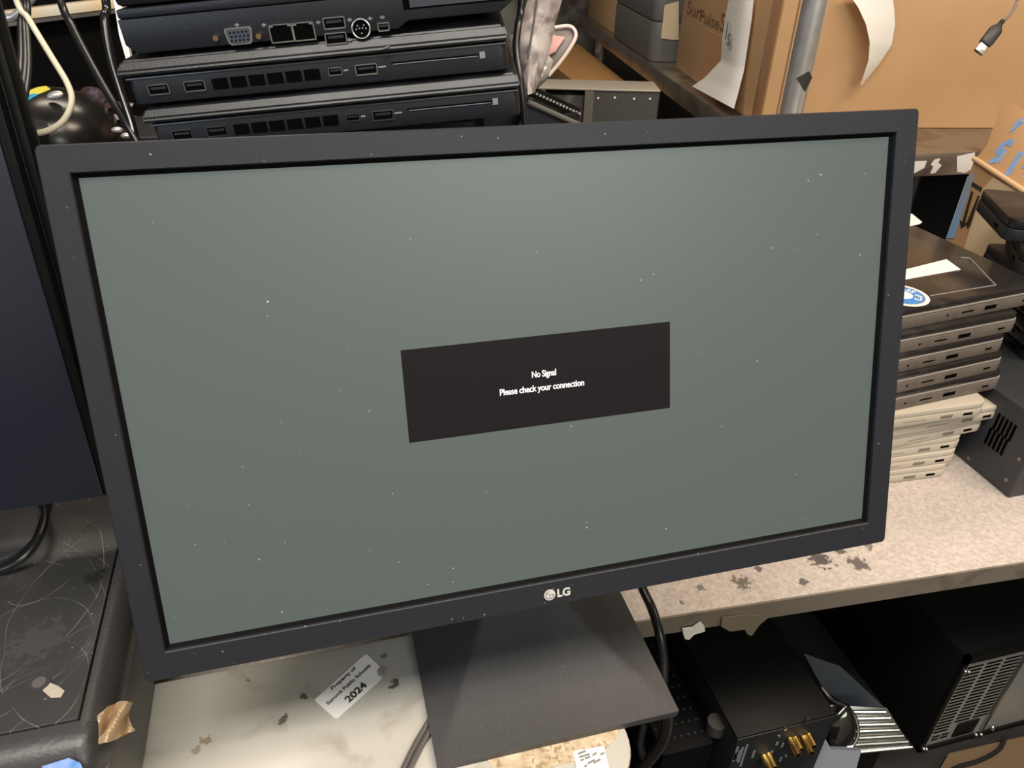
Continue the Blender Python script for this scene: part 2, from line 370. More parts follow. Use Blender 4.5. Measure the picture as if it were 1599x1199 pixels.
o = MB().prism([at(a, b, y=.1165) for a, b in ((1128, 964), (1168, 960), (1203, 962), (1186, 976), (1174, 993), (1167, 990), (1163, 983), (1140, 986), (1126, 978))], (0, .0008, 0)).build('tape_scrap', clearM)
tag(o, 'brownish clear tape dangling from the front edge of the speckled table', 'tape')

# ------------------------------------------------------------ beige case under the monitor
cs = thing('beige_equipment_case', 'glossy stained beige equipment case that the monitor stands on', 'equipment case', (0, 0, 0))
p = at(977, 1140, z=CY)
X1 = p.x + .001; Y0 = -0.088
MB().rrect(-0.30, X1, Y0, 0.095, CY - .012, CY, .045, 10, .0035).build('top_cover', caseM, cs)
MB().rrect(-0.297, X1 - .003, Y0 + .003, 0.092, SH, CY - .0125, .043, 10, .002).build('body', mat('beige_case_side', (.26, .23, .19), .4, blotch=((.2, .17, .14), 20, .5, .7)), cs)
MB().prism([at(a, b, z=CY + .0002) for a, b in ((760, 1185), (870, 1150), (970, 1130), (968, 1140), (961, 1155), (945, 1170), (905, 1186), (840, 1205), (780, 1215))], (0, 0, .0004)).build(
    'crackled_film', mat('crackled_yellow_film', (.66, .56, .40), .3, col2=(.50, .38, .24), vscale=110, blotch=((.38, .27, .16), 190, .56, .62), bump=.9, bscale=160), cs)
# barcode sticker folding over the near right corner
def bcq(pts, dz=.0008): return [at(a, b, z=CY + dz) for a, b in pts]
t = MB().prism(bcq(((895, 1173), (943, 1165), (951, 1199), (955, 1225), (905, 1228))), (0, 0, .0003)).build('barcode_sticker', labelM, cs); lab(t, 'white barcode sticker on the near corner')
mb = MB()
for (a, b, c, d) in ((902, 1176, 914, 1171), (904, 1181, 920, 1176), (917, 1191, 928, 1185), (913, 1183, 921, 1180), (925, 1178, 931, 1174), (926, 1190, 937, 1184), (906, 1186, 911, 1184), (937, 1177, 943, 1174), (912, 1196, 916, 1193)):
    mb.prism(bcq(((a, b), (c, d), (c + 1.2, d + 2.6), (a + 1.2, b + 2.6)), .0012), (0, 0, .0002))
mb.build('print', greyInk, t)
# property sticker
sp = [(492, 1092), (568, 1024), (573, 1022), (590, 1038), (593, 1041), (588, 1047), (590, 1054), (597, 1058), (594, 1062), (527, 1122), (521, 1120), (494, 1096)]
stk = MB().prism([at(a, b, z=CY + .0003) for a, b in sp], (0, 0, .0004)).build('property_sticker', labelM); tag(stk, 'white property sticker on the beige case with 2024 in bold', 'sticker')
A = at(495, 1093, z=CY); B = at(572, 1024, z=CY); ex = (B - A).normalized(); ez = Vector((0, 0, 1)); ey = ez.cross(ex)
for s, px, py, size, bo, sx in (('Property of', 536, 1059, .0046, .00010, 1.25), ('Summit Public Schools', 545, 1068, .0044, .00010, 1.22), ('2024', 556, 1081, .0088, .0003, 1.2)):
    c = at(px, py, z=CY + .0009)
    text('lettering', s, size, frame(c, ex, ey, ez), inkBlack, stk, bold=bo, ext=.0001, sx=sx)

# ------------------------------------------------------------ the main monitor
TILT = math.radians(18)
W, H = 0.527, 0.2965
rootM = Matrix.Translation((0, 0, .986)) @ Matrix.Rotation(-TILT, 4, 'X')
mon = thing('computer_monitor', 'large black widescreen monitor with a lit grey screen reading No Signal', 'monitor', M=Matrix.Translation((.264, .05, CY)))
def toM(mb): mb.bm.transform(rootM); return mb
x0, x1, z0, z1 = -.0174, .5468, -.0219, .3142
def ring(outer, inner, yo, yi):
    """frame between two rounded loops"""
    mb = MB(); bm = mb.bm
    def loop(x0, x1, z0, z1, r, y):
        out = []
        for cx, cz, a0 in ((x1 - r, z1 - r, 0), (x0 + r, z1 - r, PI / 2), (x0 + r, z0 + r, PI), (x1 - r, z0 + r, 1.5 * PI)):
            for k in range(7):
                a = a0 + k / 6 * PI / 2; out.append(bm.verts.new((cx + r * math.cos(a), y, cz + r * math.sin(a))))
        return out
    loops = [loop(*L) for L in outer]
    for a, b in zip(loops, loops[1:]):
        n = len(a)
        for i in range(n): bm.faces.new((a[i], a[(i + 1) % n], b[(i + 1) % n], b[i]))
    return mb
e = .0035
mb = ring([(x0, x1, z0, z1, e, .014), (x0, x1, z0, z1, e, -.0028), (x0 + .0007, x1 - .0007, z0 + .0007, z1 - .0007, e, -.0036),
           (-.0028, W + .0028, -.0028, H + .0028, .0006, -.0036), (-.0022, W + .0022, -.0022, H + .0022, .0005, -.0030), (-.0022, W + .0022, -.0022, H + .0022, .0005, .0030)], None, 0, 0)
toM(mb).build('bezel', bezelM, mon, world=True)
mb = ring([(-.0022, W + .0022, -.0022, H + .0022, .0004, -.0005), (0.0004, W - .0004, 0.0004, H - .0004, .0004, .0012)], None, 0, 0)
toM(mb).build('inner_lip', lipM, mon, world=True)
scr = toM(MB().box(0, W, .0012, .003, 0, H)).build('screen', screenM, mon, world=True)
ox0, ox1, oz0, oz1 = .1684, .3572, .1164, .1796
toM(MB().box(ox0, ox1, .0009, .0013, oz0, oz1)).build('message_box', osdM, scr, world=True)
iM = MW[mon.name].inverted() @ rootM
o = text('message_text', 'No Signal', .0062, iM @ Matrix.Translation((.2637, .0007, .1530)) @ UPRIGHT, osdT, scr, bold=.00008, ext=.0001, sx=.78, spacing=.95)
o = text('message_text', 'Please check your connection', .0062, iM @ Matrix.Translation((.2622, .0007, .1432)) @ UPRIGHT, osdT, scr, bold=.00008, ext=.0001, sx=.86, spacing=.95)
# emblem + letters
mb = MB(); mb.rrect(.2592 - .0043, .2592 + .0043, -.0128 - .0043, -.0128 + .0043, -.0040, -.0035, .00429, 12, axis='y'); em = toM(mb).build('emblem', silverM, mon, world=True)
mb = MB(); c0 = Vector((.2592, -.00405, -.0128)); R0 = .0031
mb.tube([c0 + Vector((R0 * math.cos(a), 0, R0 * math.sin(a))) for a in [math.radians(95 + 265 * k / 24) for k in range(25)]] + [c0 + Vector((.0008, 0, 0))], .00022, 6, 0)
mb.tube([c0 + Vector((-.0003, 0, .0018)), c0 + Vector((-.0003, 0, -.0016)), c0 + Vector((.0008, 0, -.0016))], .0002, 6, 0)
mb.ball(c0 + Vector((-.0017, 0, .0012)), (.0004, .0002, .0004))
toM(mb).build('emblem_line', inkBlack, em, world=True)
text('brand_lettering', 'LG', .0086, iM @ Matrix.Translation((.2700, -.0038, -.0130)) @ UPRIGHT, silverM, mon, bold=.00028, ext=.0001, spacing=1.0)
# back shell
mb = MB(); bm = mb.bm
def shell_loop(x0, x1, z0, z1, y): return [bm.verts.new(v) for v in ((x0, y, z0), (x1, y, z0), (x1, y, z1), (x0, y, z1))]
ls = [shell_loop(x0 + .001, x1 - .001, z0 + .001, z1 - .001, .012), shell_loop(x0 + .004, x1 - .004, z0 + .004, z1 - .004, .020), shell_loop(.06, W - .06, .03, .24, .046), shell_loop(.07, W - .07, .04, .23, .049)]
for a, b in zip(ls, ls[1:]):
    for i in range(4): bm.faces.new((a[i], a[(i + 1) % 4], b[(i + 1) % 4], b[i]))
bm.faces.new(ls[-1]); bm.faces.new(list(reversed(ls[0])))
toM(mb).build('back_shell', shellM, mon, world=True)
# stand base: a shallow, curved hip rising to the neck
bx0, bx1, by0, by1 = .1665, .3675, -.040, .160
nx0, nx1, ny0, ny1 = .232, .300, .082, .104
def base_h(x, y):
    fx = min((x - bx0) / (nx0 - bx0), (bx1 - x) / (bx1 - nx1), 1); fy = min((y - by0) / (ny0 - by0), (by1 - y) / (by1 - ny1), 1)
    t = max(0, min(fx, fy)); return .0065 + .006 * t + .030 * t ** 2.6
def fn(u, v):
    x = bx0 + (bx1 - bx0) * u; y = by0 + (by1 - by0) * v; return Vector((x, y, CY + .0002 + base_h(x, y)))
mb = MB(); bm = mb.bm; n = 64
g = [[bm.verts.new(fn(i / n, j / n)) for j in range(n + 1)] for i in range(n + 1)]
for i in range(n):
    for j in range(n): bm.faces.new((g[i][j], g[i + 1][j], g[i + 1][j + 1], g[i][j + 1]))
rim = [g[i][0] for i in range(n + 1)] + [g[n][j] for j in range(1, n + 1)] + [g[i][n] for i in range(n - 1, -1, -1)] + [g[0][j] for j in range(n - 1, 0, -1)]
low = [bm.verts.new((v.co.x + (.0012 if v.co.x < .2 else -.0012 if v.co.x > .35 else 0), v.co.y, CY + .0003)) for v in rim]
for i in range(len(rim)): bm.faces.new((rim[i], rim[(i + 1) % len(rim)], low[(i + 1) % len(rim)], low[i]))
bm.faces.new(low)
mb.build('stand_base', standM, mon, world=True)
mb = MB(); mb.prism([(nx0 + .003, ny0 + .002, CY + .035), (nx1 - .003, ny0 + .002, CY + .035), (nx1 - .003, ny1 - .002, CY + .035), (nx0 + .003, ny1 - .002, CY + .035)], (0, .035, .235), .003)
mb.build('stand_neck', shellM, mon, world=True)
mb = MB(); mb.box(.222, .310, .047, .085, .085, .175, .004); toM(mb).build('stand_hinge', shellM, mon, world=True)

# ------------------------------------------------------------ scratched black box, lower left
BZ = .936
rx = -.066          # crease x
bb = thing('scratched_black_case', 'scratched black equipment case with rounded edges at lower left', 'equipment case', (-.3, .1, CY))
MB().box(-.45, rx - .0007, -.0035, .42, BZ - .006, BZ, .0012).build('top_panel', scratchM, bb, world=True)
# right rounded strip: crease -> outer edge
def strip(prof, a, b, axis):
    mb = MB(); bm = mb.bm; rings = []
    for t in (a, b):
        rings.append([bm.verts.new((p[0], t, p[1]) if axis == 'y' else (t, p[0], p[1])) for p in prof])
    A_, B_ = rings; n = len(A_)
    for i in range(n): bm.faces.new((A_[i], A_[(i + 1) % n], B_[(i + 1) % n], B_[i]))
    bm.faces.new(A_); bm.faces.new(list(reversed(B_))); return mb
pr = [(rx + .0008, BZ - .0005)] + [(rx + .0008 + .017 * math.sin(a), BZ - .0005 - .020 * (1 - math.cos(a))) for a in [k / 8 * PI / 2 for k in range(1, 9)]] + [(rx + .0178, BZ - .028), (rx + .0008, BZ - .028)]
strip(pr, -.006, .42, 'y').build('edge_moulding', stripM, bb, world=True)
pr = [(-.0048, BZ - .0005)] + [(-.0048 - .030 * math.sin(a), BZ - .0005 - .030 * (1 - math.cos(a))) for a in [k / 8 * PI / 2 for k in range(1, 9)]] + [(-.0348, BZ - .040), (-.0048, BZ - .040)]
strip(pr, -.45, rx + .002, 'x').build('edge_moulding', stripM, bb, world=True)
# corner piece (quarter round)
mb = MB(); cpos = Vector((rx + .0008, -.0055, BZ - .0005))
def cf(u, v):
    a = u * PI / 2; b = v * PI / 2
    rx_, ry_ = .017, .029
    return cpos + Vector((rx_ * math.sin(a) * math.sin(b), -ry_ * math.sin(a) * math.cos(b), -.027 * (1 - math.cos(a))))
mb.grid(cf, 8, 8); mb.build('corner_cap', stripM, bb, world=True)
MB().box(-.449, rx + .0165, -.030, .419, CY + .001, BZ - .026, .004).build('body', sideM, bb, world=True)
p = at(62, 1067, z=BZ)
mb = MB(); mb.cyl(p + Vector((0, 0, -.001)), p + Vector((0, 0, .0010)), .0072, 28); sc = mb.build('screw_plug', stripM, bb, world=True)
mb = MB(); mb.cyl(p + Vector((0, 0, .0009)), p + Vector((0, 0, .0016)), .0045, 20); mb.build('screw_head', mat('dull_metal', (.3, .28, .26), .35, metal=.8), sc, world=True)
o = MB().prism([at(a, b, z=BZ + .0003) for a, b in ((73, 1064), (92, 1072), (101, 1079), (95, 1089), (80, 1090), (67, 1079))], (0, 0, .0004)).build('label_remnant', mat('tan_label', (.46, .39, .32), .6, bump=.5, bscale=200), bb, world=True)
lab(o, 'torn tan label scrap beside the screw')
p0 = at(98, 1192, z=BZ - .018)
o = MB().prism([at(a, b, z=BZ - .0075) for a, b in ((66, 1197), (108, 1184), (126, 1192), (140, 1225), (70, 1230))], (0, 0, .0006)).build('blue_sticker', mat('blue_sticker', (.10, .25, .62), .35, col2=(.3, .42, .75), vscale=110), bb, world=True)
lab(o, 'blue sticker on the front edge')
# crumpled masking tape on its side
def tp(u, v):
    a = [(153, 1118), (168, 1103), (190, 1095), (206, 1096)]; b = [(155, 1162), (170, 1158), (190, 1150), (210, 1140)]
    k = u * 3; i = min(int(k), 2); f = k - i
    pa = Vector(a[i]).lerp(Vector(a[i + 1]), f); pb = Vector(b[i]).lerp(Vector(b[i + 1]), f)
    pp = pa.lerp(pb, v); pinch = .22 * u * math.sin(v * PI) if u > .55 else 0
    q = at(pp.x - pinch * 55 * (u - .4), pp.y, x=rx + .018 + .012 * u + .003 * math.sin(u * 9 + v * 6))
    return q
o = MB().grid(tp, 24, 12, .0006).build('masking_tape', tapeM); tag(o, 'crumpled tan masking tape stuck to the side of the scratched black case', 'tape')

# ------------------------------------------------------------ second monitor at the left
yM = .155
corner = at(162, 775, y=yM); tl = at(-22, 150, y=yM + .03)
ur = (tl - corner).normalized()
exm = Vector((1, .012, 0)).normalized(); ezm = (ur - exm * ur.dot(exm) * .0).normalized(); exm = (exm - ezm * exm.dot(ezm)).normalized(); eym = ezm.cross(exm)
m2 = thing('spare_monitor', 'dark monitor standing at left, cropped by the frame, its screen off', 'monitor', M=frame(corner, exm, eym, ezm))
hh = .36
MB().box(-.40, 0, -.0, .010, 0, hh, .001).build('screen', navyM, m2)
MB().box(-.0, .0065, .001, .014, -.0005, hh, .0012).build('side_edge', edgeBlk, m2)
MB().box(.0075, .014, .010, .030, .004, hh - .003, .002).build('side_edge', edgeBlk, m2)
MB().box(-.39, .013, .0145, .040, .006, hh - .004, .004).build('back_shell', shellM, m2)
Mi = MW[m2.name].inverted()
MB().box(-.24, -.20, .20, .225, BZ + .012, BZ + .17, .003).build('stand_neck', shellM, m2, world=True)
MB().rrect(-.31, -.13, .15, .30, BZ + .0005, BZ + .012, .03, 6, .002).build('stand_base', shellM, m2, world=True)

# ------------------------------------------------------------ cables
def cable(name, pts, r, material, label, smooth=8, group=None):
    P = [at(a, b, **({'d': d} if not isinstance(d, dict) else d)) for a, b, d in pts]
    if pts[0][1] < 0: P = [P[0] + (P[0] - P[1]) * .6 + Vector((0, 0, .95)), P[0] + (P[0] - P[1]) * .6 + Vector((0, 0, .12))] + P   # hangs down from above the picture
    return tag(MB().tube(P, r, 12, smooth).build(name, material), label, 'cable', group)
zc = BZ + .003
cable('power_cable', [(-60, 900, dict(z=zc)), (0, 890, dict(z=zc + .004)), (35, 872, dict(z=zc + .010)), (58, 845, dict(z=zc + .014)), (70, 815, dict(z=zc + .016)), (69, 790, dict(z=zc + .017)), (60, 770, dict(z=zc + .016)), (40, 745, dict(z=zc + .010)), (10, 730, dict(z=zc + .004))], .0029, cableM, 'glossy black cable looping over the scratched black case')
def ribbon(name, pts, offs, r, material, label, group=None):
    t = thing(name, label, 'cable', at(pts[0][0], pts[0][1], **({'d': pts[0][2]} if not isinstance(pts[0][2], dict) else pts[0][2])), group)
    for k, (dx, dy) in enumerate(offs):
        P = [at(a + dx, b + dy, **({'d': d} if not isinstance(d, dict) else d)) for a, b, d in pts]
        MB().tube(P, r, 10, 8).build('strand', material, t, world=True)
    return t
zr = CY + .003
ribbon('twin_cable', [(697, 1085, dict(z=zr)), (672, 1130, dict(z=zr)), (652, 1165, dict(z=zr)), (630, 1210, dict(z=zr))], ((-5, 0), (4, 3)), .0023, greyCab, 'flat grey black twin cable leaving the left side of the stand base')
cable('monitor_cable', [(985, 860, .80), (1002, 915, .78), (1018, 950, .76), (1030, 990, .75), (1036, 1030, .75), (1036, 1075, .75), (1040, 1120, .76), (1036, 1150, .77), (1018, 1180, .79), (985, 1215, .82)], .0047, cableM, 'black cable hanging past the right side of the stand base')
ribbon('glossy_cable', [(1015, 1075, .84), (1040, 1095, .84), (1044, 1130, .84), (1032, 1165, .84), (1008, 1195, .84), (985, 1215, .84)], ((-2, -1), (3, 3)), .0024, mat('shiny_cable', (.03, .028, .026), .15), 'glossy black paired cable curving below the stand base')
cable('power_cable', [(1005, 1130, .80), (1000, 1165, .80), (1012, 1199, .80), (1020, 1225, .80)], .004, cableM, 'dull black cable against the side of the beige case')
# left upper cables
for k, (dx, dy, rr) in enumerate(((-8, 0, .0026), (0, 0, .0026), (6, 0, .0022))):
    cable('black_cable', [(33 + dx * .6, -30, .62), (38 + dx * .7, 40, .60), (40 + dx * .9, 100, .58), (33 + dx * 1.1, 150, .56), (22 + dx, 195, .55), (26 + dx * .6, 240, .57), (44 + dx * .5, 320, .60)], rr, cableM,
          'black cable in the bundle hanging at far left, ' + ('leftmost strand', 'middle strand', 'rightmost strand')[k])
cable('cream_cable', [(18, -20, .60), (45, 30, .60), (80, 88, .59), (105, 130, .58), (112, 158, .575), (100, 187, .57), (75, 204, .565), (38, 212, .56)], .0023, beigeCab, 'cream cable curving down at upper left')
cable('black_cable', [(88, -20, .66), (112, 40, .65), (140, 95, .64), (168, 145, .63), (196, 190, .62), (225, 240, .62)], .0033, cableM, 'black cable slanting down to the left end of the laptop stack')
cable('black_cable', [(162, -20, .62), (163, 30, .62), (172, 85, .62), (188, 140, .62), (206, 195, .62), (215, 240, .62)], .0034, mat('shiny_black_cable', (.012, .012, .013), .15), 'glossy black cable hanging just left of the laptop stack')
cable('black_cable', [(816, -20, .56), (809, 40, .56), (806, 80, .56), (813, 130, .56), (819, 190, .57), (822, 240, .58)], .0027, cableM, 'straight black cable hanging at the right end of the laptop stack')

# ------------------------------------------------------------ black laptops in the stack behind the monitor
ext = Vector((.978, -.204, .107)).normalized(); eyt = Vector((0, 0, 1)).cross(ext).normalized(); ezt = ext.cross(eyt)
P0 = at(500, 100, d=.485)
refM = frame(P0, ext, eyt, ezt)
MW['_ref'] = refM
class _R: name = '_ref'
def fl(px, py, yl=0.0): return local_face(_R, px, py, yl)
def box_px(mb, o, rect, y0, y1, bev=0):
    (ax, az), (bx, bz) = fl(rect[0], rect[1]), fl(rect[2], rect[3])
    mb.box(min(ax, bx) - o[0], max(ax, bx) - o[0], y0, y1, min(az, bz) - o[1], max(az, bz) - o[1], bev); return mb
def port(o, root, rect, name, frameM=metalM, tongue='top', fr=.0006, label=None, rnd=0.0005):
    """socket: dark recess, metal rim, tongue.  rect is the pixel box on the side face (one corner to its opposite, along the tilted row)"""
    (ax, az), (bx, bz) = fl(rect[0], rect[1]), fl(rect[2], rect[3])
    cx, cz = (ax + bx) / 2 - o[0], (az + bz) / 2 - o[1]; w_, h_ = rect[4], rect[5]
    pth = MB()
    for (a, b, c, d) in ((-w_/2, w_/2, h_/2 - fr, h_/2), (-w_/2, w_/2, -h_/2, -h_/2 + fr), (-w_/2, -w_/2 + fr, -h_/2, h_/2), (w_/2 - fr, w_/2, -h_/2, h_/2)):
        pth.box(cx + a, cx + b, -.0007, .0005, cz + c, cz + d)
    po = pth.build(name, frameM, root)
    MB().box(cx - w_/2 + fr * .9, cx + w_/2 - fr * .9, -.0002, .0004, cz - h_/2 + fr * .9, cz + h_/2 - fr * .9).build('opening', holeM, po)
    if tongue: MB().box(cx - w_ * .36, cx + w_ * .36, -.0005, .0002, cz + (h_ * .08 if tongue == 'top' else -h_ * .3), cz + (h_ * .32 if tongue == 'top' else -h_ * .08)).build('tongue', tongueM, po)
    if label: lab(po, label)
    return po
def mid(px, py, w_, h_): return (px, py, px, py, w_, h_)
SL = -.097
def slim_laptop(ox, oz, width, label, shift, group):
    root = thing('black_laptop', label, 'laptop', M=refM @ Matrix.Translation((ox, 0, oz)), group=group)
    D = .22; W_ = width
    # base with rounded plan corners
    MB().rrect(0.004, W_ - .001, 0, D, 0.0, .0165, .006, 5, .0018).build('base', blackM, root)
    MB().box(.004, W_ - .002, -.0004, .01, .0150, .0162, .0003).build('chrome_trim', mat('dark_trim', (.10, .10, .10), .25, metal=.6), root)
    # lid: lower lip and soft top with sloping edge
    mb = MB(); bm = mb.bm
    prof = [(0, .0178), (0, .0205), (.004, .0262), (.014, .0285)]
    loops = []
    for (ins, z) in prof:
        loops.append([bm.verts.new(v) for v in ((ins * .8 + .0, ins - .0025, z), (W_ - ins * .6, ins - .0025, z), (W_ - ins * .6, D - ins, z), (ins * .8, D - ins, z))])
    for a, b in zip(loops, loops[1:]):
        for i in range(4): bm.faces.new((a[i], a[(i + 1) % 4], b[(i + 1) % 4], b[i]))
    bm.faces.new(loops[-1]); bm.faces.new(list(reversed(loops[0])))
    bmesh.ops.bevel(bm, geom=[e for e in bm.edges], offset=.0012, segments=2, affect='EDGES', clamp_overlap=True)
    mb.build('lid', rubM, root)
    # ports: offsets along the face measured from the photo for the upper of the two
    for (x, w_, kind) in shift:
        z = .0082
        po = None
        if kind == 'power': port_l(root, x, z, w_, .0065, 'power_port')
        elif kind == 'usb': port_l(root, x, z, w_, .0066, 'usb_port')
        elif kind == 'mini': port_l(root, x, z + .0006, w_, .0048, 'display_port', rim=.0004)
        elif kind == 'vent':
            MB().box(x - w_/2, x + w_/2, -.0003, .001, z - .0033, z + .0033).build('vent_slot', holeM, root)
        elif kind == 'card':
            c_ = MB().box(x - w_/2, x + w_/2, -.0004, .001, z + .0016, z + .0028).build('card_slot', holeM, root)
            MB().box(x - w_/2 + .0008, x + w_/2 - .001, -.0006, .0002, z + .0014, z + .0018).build('slot_lip', printM, c_)
            MB().box(x + w_/2, x + w_/2 + .0035, -.0006, .0003, z, z + .004).build('eject_mark', printM, c_)
        elif kind == 'icon':
            MB().box(x - w_/2, x + w_/2, -.0003, .0002, z + .0002, z + .0012).build('port_icon', printM, root)
    return root
def port_l(root, x, z, w_, h_, name, rim=.0006):
    pm = MB()
    for (a, b, c, d) in ((-w_/2, w_/2, h_/2 - rim, h_/2), (-w_/2, w_/2, -h_/2, -h_/2 + rim * 1.4), (-w_/2, -w_/2 + rim, -h_/2, h_/2), (w_/2 - rim, w_/2, -h_/2, h_/2)):
        pm.box(x + a, x + b, -.0006, .0006, z + c, z + d)
    po = pm.build(name, mat('dark_port_metal', (.55, .53, .50), .3, metal=1.0), root)
    MB().box(x - w_/2 + rim, x + w_/2 - rim, -.0002, .0004, z - h_/2 + rim, z + h_/2 - rim).build('opening', holeM, po)
    MB().box(x - w_ * .36, x + w_ * .36, -.0005, .0002, z + h_ * .02, z + h_ * .26).build('tongue', tongueM, po)
ax, az = fl(210, 165)[0] - .004, fl(210, 165)[1]
ppm = (fl(700, 100)[0] - fl(200, 100)[0]) / 500
def sx_(px, ox): return fl(px, 130)[0] - ox
shift = [(sx_(245, ax), .0135, 'power'), (sx_(303, ax), .0135, 'usb')] + [(sx_(344 + 29.3 * k, ax), .0100, 'vent') for k in range(6)] + \
        [(sx_(527, ax), .0085, 'mini'), (sx_(544, ax), .003, 'icon'), (sx_(576, ax), .0140, 'usb'), (sx_(601, ax), .005, 'icon'), (sx_(685, ax), .056, 'card')]
Wd = fl(797, 100)[0] - ax
grp = 'black laptops stacked behind the monitor'
lapA = slim_laptop(ax, az, Wd, 'slim black laptop directly under the thick top laptop, six vent openings along its side', shift, None)
pitch = .0292
bx = ax + .0055; bz = az - pitch
lapB = copy_tree(lapA)
lapB.matrix_world = refM @ Matrix.Translation((bx, .001, bz)); MW[lapB.name] = lapB.matrix_world.copy()
lapB['label'] = 'lowest visible black laptop of the stack, half hidden by the top of the monitor bezel'

# thick old laptop on top
dz = az + .0292
dx0 = fl(192, 60)[0]; dx1 = fl(800, 40)[0]
old = thing('thick_black_laptop', 'thick old black laptop topping the stack, with video, network and usb sockets', 'laptop', M=refM @ Matrix.Translation((dx0, 0, dz)))
oo = (dx0, dz)
Wk = dx1 - dx0
def ofl(px, py): a = fl(px, py); return a[0] - dx0, a[1] - dz
D = .26
# body as a prism: outline in x,z (front face), chamfered lower right
zt = ofl(200, 30)[1]
zl = .0006
body = [(.006, zl), (.168, zl), (.175, zl + .004), (.232, zl + .004), (Wk + .004, .012), (Wk + .008, zt), (0.0, zt), (0.0, .006)]
MB().prism([(x, 0, z) for x, z in body], (0, D, 0), .0008).build('base', blackM, old)
MB().box(0.001, Wk + .0105, -.0006, D, zt + .0004, zt + .0055, .001).build('palm_rest_edge', blackM, old)
MB().box(.001, Wk + .012, .001, D, zt + .0065, zt + .024, .0035).build('lid', rubM, old)
# top-right card bay
(cx0, cz0), (cx1, cz1) = ofl(632, 26), ofl(792, 6)
zc_ = zt - .0055
bay = MB().box(cx0, cx1, -.0003, .001, zc_ - .004, zc_ + .0042).build('card_bay', holeM, old)
MB().box(cx0 + .004, cx1 - .001, -.0006, .0003, zc_ - .003, zc_ + .003).build('card_cover', mat('card_cover', (.045, .05, .06), .35), bay)
text('lettering', 'PC', .004, Matrix.Translation((ofl(803, 5)[0], -.0008, zt - .0015)) @ UPRIGHT, printM, old, ext=.0001)
# video port
def row(px, py): return ofl(px, py)
vx, vz = row(374, 56)
mb = MB()
for s_, y_, m_, nm in ((1.0, -.0008, metalM, 0), (.86, -.0012, portblueM, 1)):
    w_, h_ = .0172 * s_, .0098 * s_
    poly = [(-w_/2, h_/2 * .7), (-w_/2 + .001, h_/2), (w_/2 - .001, h_/2), (w_/2, h_/2 * .7), (w_/2 - .0012, -h_/2 * .7), (w_/2 - .0028, -h_/2), (-w_/2 + .0028, -h_/2), (-w_/2 + .0012, -h_/2 * .7)]
    q = MB().prism([(vx + a, y_, vz + b) for a, b in poly], (0, .002, 0)).build('video_port' if nm == 0 else 'insert', m_, old if nm == 0 else vp)
    if nm == 0: vp = q
mb = MB()
for r_ in range(3):
    for c_ in range(5):
        x = vx + (c_ - 2) * .0025 + (.0006 if r_ == 1 else 0); z = vz + (1 - r_) * .0023
        mb.box(x - .0005, x + .0005, -.0014, -.0010, z - .0005, z + .0005)
mb.build('pin_holes', holeM, vp)
for px, py in ((338, 59), (405, 56)):
    x, z = row(px, py); MB().cyl((x, -.0022, z), (x, .001, z), .0017, 12).build('port_screw', brassM, old)
# two network ports
for px, py, w_ in ((440, 52, .0145), (475, 49, .0135)):
    x, z = row(px, py); h_ = .0105
    pm = MB()
    for (a, b, c, d) in ((-w_/2, -w_/2 + .0028, h_/2 - .0016, h_/2), (w_/2 - .0028, w_/2, h_/2 - .0016, h_/2), (-w_/2, w_/2, h_/2 - .0005, h_/2), (-w_/2, w_/2, -h_/2, -h_/2 + .0007), (-w_/2, -w_/2 + .0007, -h_/2, h_/2), (w_/2 - .0007, w_/2, -h_/2, h_/2)):
        pm.box(x + a, x + b, -.0008, .0005, z + c, z + d)
    q = pm.build('network_port', metalM, old)
    MB().box(x - w_/2 + .0006, x + w_/2 - .0006, -.0003, .0004, z - h_/2 + .0006, z + h_/2 - .0006).build('opening', holeM, q)
for px, py in ((522, 36), (525, 60)):
    x, z = row(px, py); port_l(old, x, z, .0135, .0068, 'usb_port')
x, z = row(564, 45)
q = MB().tube([(x + .0055 * math.cos(a), -.0004, z + .0055 * math.sin(a)) for a in [2 * PI * k / 24 for k in range(25)]], .0006, 8, 0).build('round_video_port', mat('dark_port_metal'), old)
MB().cyl((x, -.0003, z), (x, .0005, z), .0053, 24).build('opening', holeM, q)
mb = MB()
for a, b in ((-.002, .002), (.002, .002), (-.003, 0), (.003, 0), (-.001, .0005), (.001, .0005), (0, -.0025)): mb.cyl((x + a, -.0006, z + b), (x + a, 0, z + b), .0005, 8)
mb.build('pins', printM, q)
x, z = row(599, 42); port_l(old, x, z, .0072, .0050, 'firewire_port')
for px, py in ((412, 39), (370, 39), (546, 31), (546, 62), (578, 29), (597, 27), (497, 35)):
    x, z = row(px, py); MB().box(x - .0014, x + .0014, -.0003, .0002, z - .0003, z + .0004).box(x - .0004, x + .0004, -.0003, .0002, z - .001, z + .001).build('port_icon', printM, old)
# silver scrap
o = MB().tube([on_plane(594, 77, refM @ Vector((0, -.004, 0)), eyt), on_plane(602, 75, refM @ Vector((0, -.004, 0)), eyt), on_plane(608, 72, refM @ Vector((0, -.004, 0)), eyt)], .0008, 8, 4).build('foil_scrap', metalM)
tag(o, 'tiny bright foil scrap lying on the slim laptop lid', 'scrap')
# support under the stack
B0 = refM @ Vector((bx, 0, bz))
tw = thing('desktop_computer', 'black desktop computer tower hidden behind the monitor, carrying the laptop stack', 'computer', M=Matrix.Translation((B0.x + .12, B0.y + .13, TZ)))
MB().box(-.11, .11, -.08, .18, 0.004, B0.z - TZ - .001, .004).build('case', caseBlack, tw)
for a in (-.08, .08):
    for b in (-.05, .15): MB().cyl((a, b, 0), (a, b, .005), .01).build('foot', cableM, tw)

